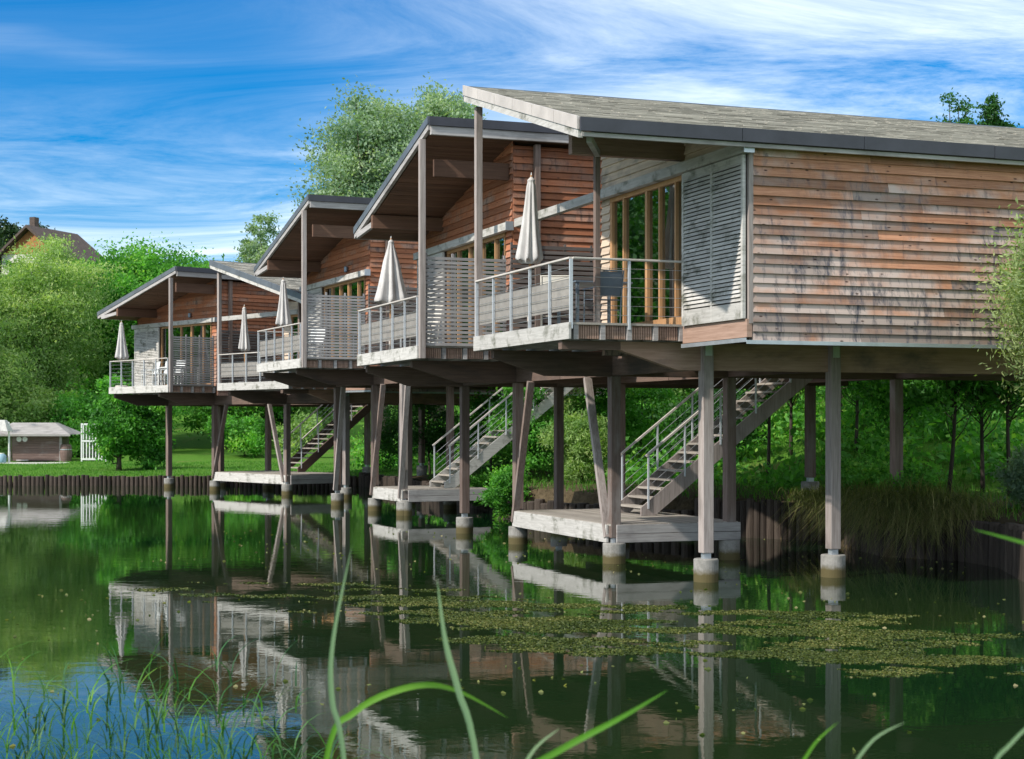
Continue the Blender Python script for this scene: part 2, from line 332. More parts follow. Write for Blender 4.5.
c = mix(n, c2, earth, mrange(n, ad.outputs[0], 0.45, 0.7))
n.links.new(c, b.inputs['Base Color']); b.inputs['Roughness'].default_value = 0.95; b.inputs['Specular IOR Level'].default_value = 0.1
bp = n.nodes.new('ShaderNodeBump'); bp.inputs['Strength'].default_value = 0.7; bp.inputs['Distance'].default_value = 0.06
n.links.new(x.outputs['Fac'], bp.inputs['Height']); n.links.new(bp.outputs[0], b.inputs['Normal'])
def leafmat(name, dark, light, trans=0.35, yellow=None):
    m, n, b = newmat(name)
    at = n.nodes.new('ShaderNodeAttribute'); at.attribute_name = 'tone'
    x, _ = noise(n, (1, 1, 1), 0.6, 3, 0.6)
    mm = n.nodes.new('ShaderNodeMath'); mm.operation = 'ADD'; n.links.new(at.outputs['Fac'], mm.inputs[0]); n.links.new(mrange(n, x.outputs['Fac'], 0.3, 0.7, -0.4, 0.4), mm.inputs[1])
    st = [(0.0, dark), (0.75, light)]
    if yellow: st.append((1.0, yellow))
    c = ramp(n, st, mm.outputs[0]).outputs[0]
    n.links.new(c, b.inputs['Base Color']); b.inputs['Roughness'].default_value = 0.55; b.inputs['Specular IOR Level'].default_value = 0.3
    t = n.nodes.new('ShaderNodeBsdfTranslucent'); n.links.new(mix(n, c, (1.3, 1.5, 0.5), 1.0, 'MULTIPLY'), t.inputs[0])
    mx = n.nodes.new('ShaderNodeMixShader'); mx.inputs[0].default_value = trans
    n.links.new(b.outputs[0], mx.inputs[1]); n.links.new(t.outputs[0], mx.inputs[2]); n.links.new(mx.outputs[0], n.nodes['Material Output'].inputs[0])
    return m
M['leaf_willow'] = leafmat('willow_leaves', (0.13, 0.25, 0.07), (0.34, 0.48, 0.17), 0.42, (0.52, 0.60, 0.26))
M['leaf_green'] = leafmat('green_leaves', (0.04, 0.16, 0.025), (0.15, 0.42, 0.07), 0.45, (0.28, 0.50, 0.09))
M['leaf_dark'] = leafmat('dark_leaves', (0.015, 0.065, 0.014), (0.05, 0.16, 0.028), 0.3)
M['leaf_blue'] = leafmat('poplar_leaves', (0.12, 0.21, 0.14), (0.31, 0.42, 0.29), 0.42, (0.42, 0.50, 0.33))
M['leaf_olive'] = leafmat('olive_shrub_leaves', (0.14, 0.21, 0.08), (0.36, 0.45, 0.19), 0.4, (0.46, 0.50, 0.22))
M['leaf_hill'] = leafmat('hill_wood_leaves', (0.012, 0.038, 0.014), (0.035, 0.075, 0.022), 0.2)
M['reed'] = leafmat('reed_leaves', (0.04, 0.15, 0.015), (0.12, 0.32, 0.03), 0.4, (0.2, 0.38, 0.05))
M['reed_dark'] = leafmat('dark_reed_leaves', (0.02, 0.07, 0.03), (0.06, 0.17, 0.06), 0.35, (0.12, 0.26, 0.07))
M['reed_pale'] = leafmat('pale_reed_leaves', (0.12, 0.25, 0.14), (0.28, 0.40, 0.24), 0.4, (0.34, 0.44, 0.28))
M['drygrass'] = leafmat('bank_grass', (0.09, 0.12, 0.035), (0.24, 0.26, 0.09), 0.4, (0.38, 0.33, 0.17))
M['algae'] = leafmat('algae_scraps', (0.022, 0.040, 0.006), (0.07, 0.095, 0.012), 0.05, (0.15, 0.15, 0.04))
M['grassblade'] = leafmat('grass_blades', (0.035, 0.13, 0.012), (0.09, 0.27, 0.025), 0.35, (0.14, 0.3, 0.04))

# ------------------------------------------------------------------ terrain and water
SHORE = [(-90, 3), (-30, 2.6), (-6, 3.4), (0, 3.2), (5, 3.0), (9, 4), (11.5, 9), (10.6, 15), (8.7, 19), (8.0, 22.6), (8.4, 26), (8.75, 28.5), (8.5, 29.9), (7.2, 30.9), (6.95, 33.2),
         (6.9, 35.0), (5.5, 36.0), (4.3, 37.2), (3.1, 39), (1.5, 41.2), (0.3, 43.2), (-0.6, 47.2), (-1.9, 51.5), (-3.3, 57), (-4.6, 62), (-6.2, 65.9), (-20, 66.3), (-45, 67), (-90, 69)]
SP = np.array(SHORE)
def shore_sd(X, Y):     # signed distance: positive on land
    X = np.asarray(X, float); Y = np.asarray(Y, float)
    d = np.full(X.shape, 1e9); ins = np.zeros(X.shape, bool)
    n = len(SP)
    for i in range(n):
        ax, ay = SP[i]; bx, by = SP[(i+1) % n]
        ex, ey = bx-ax, by-ay; t = np.clip(((X-ax)*ex+(Y-ay)*ey)/(ex*ex+ey*ey), 0, 1)
        d = np.minimum(d, np.hypot(X-ax-t*ex, Y-ay-t*ey))
        c = ((ay > Y) != (by > Y)); xi = ax+(Y-ay)/np.where(by-ay == 0, 1e-9, by-ay)*ex
        ins ^= c & (X < xi)
    return np.where(ins, -d, d)
def sstep(a, b, x):
    t = np.clip((x-a)/(b-a), 0, 1); return t*t*(3-2*t)
def ground_z(X, Y, d=None):
    X = np.asarray(X, float); Y = np.asarray(Y, float)
    if d is None: d = shore_sd(X, Y)
    right = sstep(-7, 1, X) * sstep(8, 20, Y)
    bank = 0.36 + 0.42*right
    near = sstep(20, 6, Y)
    rise_r = 0.05*d + 0.20*np.maximum(0, np.minimum(d, 36)-5) 
    rise_l = 0.012*d + 0.16*np.maximum(0, d-38)
    far = 1 - near
    z = bank + far*(right*np.minimum(rise_r, 26) + (1-right)*np.minimum(rise_l, 30)) + near*0.35
    wob = 0.06*np.sin(X*0.9+1.3)*np.cos(Y*0.7) + 0.35*np.sin(X*0.11)*np.cos(Y*0.09+1)*sstep(10, 40, d)
    z = z + wob*sstep(0.5, 4, d)
    bed = -1.3*sstep(0, -2.2, d) - 0.25
    k = sstep(-0.10, 0.12, d)
    return bed*(1-k) + z*k
def axis(a, b, fine0, fine1, step, growth=1.10):
    xs = list(np.arange(fine0, fine1+1e-6, step)); s = step; x = xs[-1]
    while x < b: s *= growth; x += s; xs.append(x)
    s = step; x = xs[0]; pre = []
    while x > a: s *= growth; x -= s; pre.append(x)
    return np.array(pre[::-1] + xs)
xs = axis(-700, 700, -26, 14, 0.30); ys = axis(-60, 1200, 24, 72, 0.30)
GX, GY = np.meshgrid(xs, ys); D = shore_sd(GX, GY); GZ = ground_z(GX, GY, D)
nx, ny = len(xs), len(ys)
me = bpy.data.meshes.new('ground')
vs = np.stack([GX, GY, GZ], -1).reshape(-1, 3)
idx = np.arange(nx*ny).reshape(ny, nx)
fs = np.stack([idx[:-1, :-1], idx[:-1, 1:], idx[1:, 1:], idx[1:, :-1]], -1).reshape(-1, 4)
me.from_pydata(vs.tolist(), [], fs.tolist()); me.polygons.foreach_set('use_smooth', [True]*len(me.polygons))
bare = np.where((GX > -7) & (GY > 20) & (GY < 62), sstep(7.5, 0.5, D), sstep(0.3, 0, D)).ravel()
bare = np.maximum(bare, (D.ravel() < 0)*1.0)
a = me.attributes.new('bare', 'FLOAT', 'POINT'); a.data.foreach_set('value', bare.astype(np.float32))
me.materials.append(M['ground']); me.update()
o = bpy.data.objects.new('ground', me); COL.objects.link(o); tag(o, kind='structure')
def gz(x, y): return float(ground_z(np.array([x]), np.array([y]))[0])
mb = MB(); mb.add([(-110, 1.5, 0), (14, 1.5, 0), (14, 72, 0), (-110, 72, 0)], [(0, 1, 2, 3)])
tag(mb.build('water', M['water']), kind='structure')

# ------------------------------------------------------------------ house parts
RIDGE_V = 13.0
def vline(u): return -0.80 + 0.103*(u + 2.3) if u < 6 else 0.13 + 0.035*(u - 7.7)
def prism_uz(mb, pts, v0, v1, tone=None):
    """pts (u,z) polygon extruded from v0 to v1 (numbers or function of u)"""
    f0 = v0 if callable(v0) else (lambda u: v0); f1 = v1 if callable(v1) else (lambda u: v1)
    n = len(pts)
    vs = [(f0(u), u, z) for u, z in pts] + [(f1(u), u, z) for u, z in pts]
    fs = [tuple(range(n))[::-1], tuple(range(n, 2*n))] + [(i, (i+1) % n, n+(i+1) % n, n+i) for i in range(n)]
    mb.add(vs, fs, tone)
def prism_vz(mb, pts, u0, u1, tone=None):
    n = len(pts)
    vs = [(v, u0, z) for v, z in pts] + [(v, u1, z) for v, z in pts]
    fs = [tuple(range(n)), tuple(range(n, 2*n))[::-1]] + [(i, n+i, n+(i+1) % n, (i+1) % n) for i in range(n)]
    mb.add(vs, fs, tone)

def clap_u(mb, uc, v0, v1, z0, z1, s, bh=0.142, seed=0):
    """boards on the plane u=uc facing s (+1/-1 along u)"""
    r = random.Random(seed); z = z0
    while z < z1 - 0.03:
        zt = min(z + bh, z1 + 0.0); v = v0
        cuts = [v0]; x = v0 + r.uniform(1.2, 3.8)
        while x < v1 - 0.8: cuts.append(x); x += r.uniform(2.6, 4.4)
        cuts.append(v1)
        for a, b in zip(cuts[:-1], cuts[1:]):
            t = r.random(); j = r.uniform(-.003, .003); b2 = b - 0.004
            o1 = s*(0.042 + j); o2 = s*(0.008 + j)
            mb.add([(a, uc+o1, z), (b2, uc+o1, z), (b2, uc+o2, zt), (a, uc+o2, zt), (a, uc, z), (b2, uc, z), (b2, uc, zt), (a, uc, zt)],
                   [(0, 1, 2, 3), (0, 4, 5, 1), (0, 3, 7, 4), (1, 5, 6, 2), (3, 2, 6, 7)], t)
        z += bh
def clap_v(mb, vc, urange, z0, z1, s, bh=0.142, seed=0):
    """boards on the plane v=vc facing s along v; urange(z) gives the board ends"""
    r = random.Random(seed); z = z0
    while z < z1 - 0.03:
        zt = min(z + bh, z1); a, b = urange(z)
        if b - a > 0.05:
            t = r.random(); o1 = s*0.042; o2 = s*0.008
            mb.add([(vc+o1, a, z), (vc+o1, b, z), (vc+o2, b, zt), (vc+o2, a, zt), (vc, a, z), (vc, b, z), (vc, b, zt), (vc, a, zt)],
                   [(0, 3, 2, 1), (0, 1, 5, 4), (0, 4, 7, 3), (1, 2, 6, 5), (3, 7, 6, 2)], t)
        z += bh

def roof_parts(t, ua, ub, za, zb, vb, kind, deck):
    """roof slab from u=ua (height za) to u=ub (height zb); top surface heights; front edge on vline"""
    zt = lambda u: za + (zb-za)*(u-ua)/(ub-ua)
    slope = (zb-za)/(ub-ua)
    low, high = (ua, ub) if za < zb else (ub, ua); sg = 1 if high > low else -1
    rr = random.Random(int(deck*100)+int(ua*10))
    # shingle courses, from the low edge up
    mb = MB(); L_ = abs(ub-ua); n = int(L_/0.15)
    f0 = lambda u: vline(u) + 0.03
    for i in range(n):
        u0 = low + sg*i*L_/n; u1 = low + sg*(i+1)*L_/n
        v = f0(u0)
        while v < vb:
            w = rr.uniform(0.18, 0.7); v2 = min(v + w, vb); lift = rr.uniform(0.010, 0.024); jj = rr.uniform(0, 0.05)*-sg
            a, b = (u0+jj, u1) if sg > 0 else (u1, u0+jj)
            la, lb = (lift, 0.004) if sg > 0 else (0.004, lift)
            mb.add([(v, a, zt(a)+la-.012), (v2-.004, a, zt(a)+la-.012), (v2-.004, b, zt(b)+lb-.012), (v, b, zt(b)+lb-.012),
                    (v, a, zt(a)+la), (v2-.004, a, zt(a)+la), (v2-.004, b, zt(b)+lb), (v, b, zt(b)+lb)],
                   [(4, 5, 6, 7), (0, 1, 5, 4), (1, 2, 6, 5), (2, 3, 7, 6), (3, 0, 4, 7)])
            v = v2
    rf = mb.build('roof', M['shingle'], t)
    # core slab
    mb = MB(); e = 0.03
    prism_uz(mb, [(ua+e, zt(ua+e)-.20), (ub-e, zt(ub-e)-.20), (ub-e, zt(ub-e)-.02), (ua+e, zt(ua+e)-.02)], lambda u: vline(u)+0.05, vb-.01)
    mb.build('roof_core', M['beam_dark'], rf)
    # soffit boards running along v
    mb = MB(); n = int(L_/0.13)
    for i in range(n):
        a = ua + .05 + (L_-.1)*i/n; b = a + (L_-.1)/n - 0.010
        h = rr.uniform(0.232, 0.238)
        prism_uz(mb, [(a, zt(a)-h), (b, zt(b)-h), (b, zt(b)-.203), (a, zt(a)-.203)], lambda u: vline(u)+0.07, 2.4 if kind == 'R' else 4.6, rr.random())
    mb.build('soffit', M['soffit'], rf)
    # dark fascia along the low edge (and, on the L wings, the high edge)
    ul = low - sg*0.02
    mb = MB(); v = vline(low) - .02
    while v < vb:
        w = rr.uniform(1.5, 2.6); v2 = min(v+w, vb); d = rr.uniform(-.004, .004)
        mb.box(v, v2-.008, min(ul, ul-sg*.045)+d, max(ul, ul-sg*.045)+d, zt(low)-.17+d, zt(low)+.02+d); v = v2
    mb.build('fascia', M['navy'], rf)
    mb = MB(); mb.box(vline(low)+.02, vb, min(low, low+sg*.05), max(low, low+sg*.05), zt(low)-.235, zt(low)-.178)
    mb.build('drip_board', M['grey'], rf)
    uh = high + sg*0.02
    if kind == 'L':
        mb = MB(); mb.box(vline(high)-.02, vb, min(uh, uh+sg*.05), max(uh, uh+sg*.05), zt(high)-.15, zt(high)+.025)
        mb.build('fascia', M['navy'], rf)
        mb = MB(); mb.box(vline(high)+.02, vb, min(high-sg*.06, high+sg*.03), max(high-sg*.06, high+sg*.03), zt(high)-.33, zt(high)-.155)
        mb.build('edge_beam', M['grey'], rf, bevel=.006)
    else:
        mb = MB(); mb.box(vline(high)-.02, vb, min(uh, uh+sg*.04), max(uh, uh+sg*.04), zt(high)-.22, zt(high)+.03)
        mb.build('ridge_board', M['lead'], rf)
    # verge along the front edge
    def vface(mb, a, b, top, bot, o0, o1, tone=None):
        prism_uz(mb, [(a, zt(a)+bot), (b, zt(b)+bot), (b, zt(b)+top), (a, zt(a)+top)], lambda u: vline(u)-o0, lambda u: vline(u)-o1, tone)
    mb = MB(); npan = 6
    for i in range(npan):
        a = ua + L_*i/npan; b = ua + L_*(i+1)/npan - .014
        vface(mb, a, b, .035, -.145 if kind == 'R' else -.115, .05, .015)
    mb.build('verge_cap', M['zinc'] if kind == 'R' and deck > 4 else M['lead'], rf)
    mb = MB(); vface(mb, ua+.02, ub-.02, -.15 if kind == 'R' else -.12, -.26 if kind == 'R' else -.23, .03, -.04)
    mb.build('verge_beam', M['pale'] if kind == 'R' else M['grey'], rf)
    return zt

def railing(t, pts, zd, nposts, mesh=True, skip_first=False):
    """pts: two (v,u) points"""
    (v0, u0), (v1, u1) = pts
    dv, du = v1-v0, u1-u0; Ln = math.hypot(dv, du); dv /= Ln; du /= Ln
    mb = MB(); mb.bar((v0, u0, zd+.985), (v1, u1, zd+.985), 0.075, 0.032)
    hr = mb.build('railing', M['handrail'], t, bevel=.008)
    P = None
    for i in range(nposts):
        if skip_first and i == 0: continue
        s = Ln*i/(nposts-1); v = v0+dv*s; u = u0+du*s
        m_ = MB(); m_.bar((v, u, zd-.10), (v, u, zd+.968), 0.05 if i in (0, nposts-1) else .04, 0.035, up=(dv, du, 0))
        m_.build('baluster', M['alu'], hr)
    mb = MB()
    for k in range(6):
        z = zd + .12 + k*.145
        mb.tube([(v0, u0, z), (v1, u1, z)], .0045, 6)
    mb.build('cable', M['cable'], hr)
    if mesh:
        mb = MB(); nx_ = -du*.028; ny_ = dv*.028
        if nx_ < 0: nx_, ny_ = -nx_, -ny_
        a0 = .06; a1 = Ln-.06
        mb.hexa([(v0+dv*a0+nx_, u0+du*a0+ny_, zd+.2), (v0+dv*a1+nx_, u0+du*a1+ny_, zd+.2), (v0+dv*a1+nx_*1.2, u0+du*a1+ny_*1.2, zd+.2), (v0+dv*a0+nx_*1.2, u0+du*a0+ny_*1.2, zd+.2),
                 (v0+dv*a0+nx_, u0+du*a0+ny_, zd+.68), (v0+dv*a1+nx_, u0+du*a1+ny_, zd+.68), (v0+dv*a1+nx_*1.2, u0+du*a1+ny_*1.2, zd+.68), (v0+dv*a0+nx_*1.2, u0+du*a0+ny_*1.2, zd+.68)])
        mb.build('mesh_panel', M['mesh'], hr)
    return hr

def slat_screen(t, u, v0, v1, z0, z1, mat, pitch=.082, h=.057):
    mb = MB(); z = z0 + .02
    while z < z1 - h:
        mb.box(v0, v1, u-.012, u+.010, z, z+h+random.uniform(-.003, .003)); z += pitch
    s = mb.build('slat_screen', mat, t)
    mb = MB(); n = max(2, int((v1-v0)/.5)+1)
    for i in range(n):
        v = v0 + .03 + (v1-v0-.06)*i/(n-1); mb.box(v-.022, v+.022, u+.0125, u+.05, z0, z1)
    mb.build('screen_frame', mat, s)

def shutter(t, v, u0, u1, z0, z1):
    mb = MB()
    for a in (u0, (u0+u1)/2-.03, u1-.06): mb.box(v-.05, v, a, a+.06, z0+.002, z1-.002)
    mb.box(v-.047, v-.003, u0+.061, u1-.061, z0, z0+.24); mb.box(v-.047, v-.003, u0+.061, u1-.061, z1-.12, z1)
    s = mb.build('shutter', M['pale'], t)
    mb = MB(); z = z0+.26
    while z < z1-.14:
        mb.hexa([(v-.055, u0+.065, z), (v-.040, u0+.065, z), (v-.040, u1-.065, z), (v-.055, u1-.065, z),
                 (v-.030, u0+.065, z+.050), (v-.012, u0+.065, z+.050), (v-.012, u1-.065, z+.050), (v-.030, u1-.065, z+.050)])
        z += .062
    mb.build('louvre', M['pale'], s)
    mb = MB(); mb.box(v-.001, v+.006, u0, u1, z0, z1); mb.build('shutter_back', M['dark_int'], s)

def window(t, v, edges, z0, z1, wide=()):
    """edges: u positions of the frame posts; one pane between each pair"""
    mb = MB()
    for i, u in enumerate(edges):
        w = .085 if i in wide else .048
        mb.box(v-.06, v+.05, u-w/2, u+w/2, z0+.09, z1-.08)
    mb.box(v-.063, v+.053, edges[0]-.04, edges[-1]+.04, z1-.08, z1); mb.box(v-.075, v+.053, edges[0]-.04, edges[-1]+.04, z0, z0+.09)
    f = mb.build('window', M['frame'], t, bevel=.004)
    for a, b in zip(edges[:-1], edges[1:]):
        m_ = MB(); m_.box(v-.008, v+.004, a+.03, b-.03, z0+.09, z1-.08); m_.build('pane', M['glass'], f)
    return f

def footing(parent, v, u, ground=None):
    top = .37 if ground is None else ground + .38
    bot = -1.6 if ground is None else ground - .4
    mb = MB(); r = random.uniform(.195, .21)
    mb.lathe([(r, bot), (r, top-.015), (r-.012, top)], 28, (v, u)); mb.build('concrete_footing', M['concrete'], parent, smooth=False)
    mb = MB(); mb.box(v-.06, v+.06, u-.06, u+.06, top-.002, top+.12); mb.build('steel_shoe', M['steel'], parent)
    return top

def pile(t, v, u, ztop, mat='post', ground=None, bracket=False, w=.19):
    top = .37 if ground is None else ground + .38
    mb = MB(); h = w/2; mb.box(v-h, v+h, u-h, u+h, top+.09, ztop)
    p = mb.build('pile', M[mat], t, bevel=.012)
    footing(p, v, u, ground)
    if bracket:
        m_ = MB(); m_.box(v-.06, v+.06, u-h-.012, u-h-.001, ztop-.2, ztop-.01); m_.build('bracket', M['steel'], p)
    return p
def brace(t, v, u0, u1, z1, mat='post_grey'):
    mb = MB(); mb.bar((v-.10, u0, .47), (v-.10, u1, z1), .09, .14, up=(1, 0, 0)); mb.build('brace', M[mat], t)

def cross_beam(t, u, zd, v_end, v_tip=.15, mat='beam', w=.14):
    """cantilever beam along v with a tapered tip"""
    z1 = zd-.262; z0 = zd-.71
    mb = MB(); prism_vz(mb, [(v_tip, z1), (v_tip, z1-.14), (v_tip+1.0, z0+.004), (v_end, z0+.004), (v_end, z1)], u-w/2, u+w/2)
    return mb.build('beam', M[mat], t, bevel=.008)

def deck_part(t, u0, u1, zd, side, depth=2.0):
    mb = MB(); n = int((u1-u0)/.145)
    for i in range(n):
        a = u0 + (u1-u0)*i/n; mb.box(.0, depth-.02, a, a+(u1-u0)/n-.007, zd-.035, zd)
    dk = mb.build('deck', M['deck'], t)
    for k in range(5):
        v = .09 + k*.45
        m_ = MB(); m_.box(v-.04, v+.04, u0+.01, u1-.01, zd-.262, zd-.037); m_.build('joist', M['grey'], dk)
    m_ = MB(); m_.box(-.045, -.002, u0-.02, u1+.02, zd-.26, zd-.002); m_.build('deck_fascia', M['pale'], dk, bevel=.004)
    # dark trimmer behind the joist ends
    ue = u0 if side < 0 else u1
    m_ = MB()
    for k in range(4):
        v = .09+.04+k*.45
        n2 = 9
        for q in range(n2):
            a = v + .006 + q*(.37-.012)/n2
            m_.box(a, a+.028, ue+.05-.0 if side < 0 else ue-.08, ue+.08 if side < 0 else ue-.05, zd-.25, zd-.04)
    m_.build('trimmer', M['beam'], dk)
    return dk

def house_R(loc, rz, zd, label, roofdrop=0.0, ground_fn=None, furn=True):
    t = thing('stilt_house', label, 'stilt house', (loc[0], loc[1], 0), rz, 'timber houses on stilts in the lake')
    VB = 13.0
    zt = roof_parts(t, -2.3, 4.95, zd+2.66-roofdrop*.4, zd+4.56-roofdrop, VB+.3, 'R', zd)
    und = lambda u: zt(u)-.22
    # side wall facing the camera, and its counterpart
    mb = MB(); clap_u(mb, -2.08, 2.0, VB, zd-.36, und(-2.08)+.02, -1, seed=3)
    mb.box(2.0, VB, -2.079, -1.98, zd-.35, und(-2.08)); mb.build('wall', M['clap'], t)
    mb = MB(); clap_u(mb, 3.4, 2.0, VB, zd-.36, und(3.4), 1, seed=4)
    mb.box(2.0, VB, 3.3, 3.399, zd-.35, und(3.3)); mb.build('wall', M['clap'], t)
    mb = MB(); mb.box(VB-.1, VB, -1.979, 3.299, zd-.35, und(-1.98)); mb.build('wall', M['clap'], t)
    # facade: boards above the glazing, boards beside it
    hw = zd+2.40
    mb = MB()
    inv = lambda z: -2.3 + (z+.22-zt(-2.3))/((zt(4.95)-zt(-2.3))/7.25)
    clap_v(mb, 2.0, lambda z: (max(-2.05, inv(z)), 3.4), hw, und(3.4), -1, seed=5)
    clap_v(mb, 2.0, lambda z: (3.03, 3.4), zd, hw, -1, seed=6)
    prism_uz(mb, [(-1.97, hw), (3.29, hw), (3.29, und(3.29)), (-1.97, und(-1.97))], 2.001, 2.08)
    mb.box(2.001, 2.08, 3.03, 3.29, zd, hw-.001)
    mb.build('wall', M['sunlit_board'], t)
    mb = MB(); mb.box(1.93, 2.0, -2.11, -2.03, zd-.1, und(-2.08)); mb.build('corner_board', M['post_grey'], t)
    w = window(t, 2.02, [-.02, .40, 1.0, 1.5, 2.43, 2.95], zd+.02, hw-.02, wide=(3, 5))
    mb = MB(); mb.box(1.88, 2.06, -.05, 3.03, zd+.001, zd+.13); mb.build('window_sill', M['frame'], w)
    shutter(t, 1.90, -2.06, -.06, zd-.03, zd+2.36)
    mb = MB(); mb.box(1.80, 1.93, -2.22, 7.4, zd+2.37, zd+2.53); mb.build('shutter_rail', M['pale'], t, bevel=.004)
    mb = MB(); mb.box(1.78, 1.95, -2.24, -2.221, zd+2.36, zd+2.54); mb.build('rail_cap', M['steel'], t)
    mb = MB(); mb.box(1.9, 1.985, -2.10, .0, zd-.30, zd-.035); mb.build('sill_board', M['beam'], t)
    mb = MB(); mb.box(1.88, VB, -2.13, -2.116, zd-.40, zd-.345); mb.box(1.87, 1.884, -2.115, .0, zd-.37, zd-.31); mb.build('flashing', M['steel'], t)
    # floor and ceiling closures
    mb = MB(); mb.box(2.0, VB-.11, -1.979, 3.299, zd-.12, zd-.002); mb.build('floor', M['beam_dark'], t)
    dk = deck_part(t, 0, 4.49, zd, -1)
    railing(t, ((0, 4.44), (0, 0)), zd, 6)
    railing(t, ((.02, -.005), (1.93, -.005)), zd, 3, mesh=False, skip_first=True)
    # posts and beams
    mb = MB(); mb.box(.01, .13, 4.50, 4.62, zd-.26, und(4.55)-.1); mb.build('post', M['post_grey'], t, bevel=.006)
    mb = MB(); mb.box(.45, .535, .10, .19, zd, zd+2.6); mb.build('post', M['post'], t, bevel=.006)
    mb = MB(); mb.box(.05, 2.0, .08, .22, zd+2.60, und(.1)-.01); mb.build('beam', M['beam'], t)
    mb = MB(); mb.bar((-.5, -1.9, und(-1.9)-.08), (.48, .08, zd+2.62), .08, .1); mb.build('strut', M['grey'], t)
    for u in (.45, 4.03): cross_beam(t, u, zd, 12.5, mat='beam' if u < 1 else 'beam_dark', v_tip=1.0 if u < 1 else .15)
    mb = MB(); mb.box(-.0, 1.0, .38, .52, zd-.40, zd-.264); mb.build('beam', M['beam_dark'], t)
    for v in (2.5, 4.85, 8.5):
        mb = MB(); mb.box(v-.07, v+.07, .53, 3.95, zd-.69, zd-.27); mb.box(v-.07, v+.07, 4.11, 6.49, zd-.69, zd-.27); mb.build('beam', M['beam_dark'], t)
    for v in (3, 4, 5, 6, 7, 8, 9, 10, 11):
        mb = MB(); mb.box(v-.04, v+.04, -1.95, 3.25, zd-.26, zd-.125); mb.build('joist', M['beam_dark'], t)
    pile(t, 2.5, .45-.075, zd-.27, 'post_grey', bracket=True); pile(t, 4.85, .45-.075, zd-.27, 'post_grey', bracket=True)
    pile(t, 2.5, 4.03, zd-.7, 'post'); pile(t, 4.85, 4.03, zd-.7, 'post')
    brace(t, 2.5, 4.08, 5.05, zd-.70)
    for v, u in ((8.5, 4.03), (12.2, .45)):
        g = ground_fn(v, u); pile(t, v, u, zd-.7, 'post', ground=g if g > 0 else None)
    return t

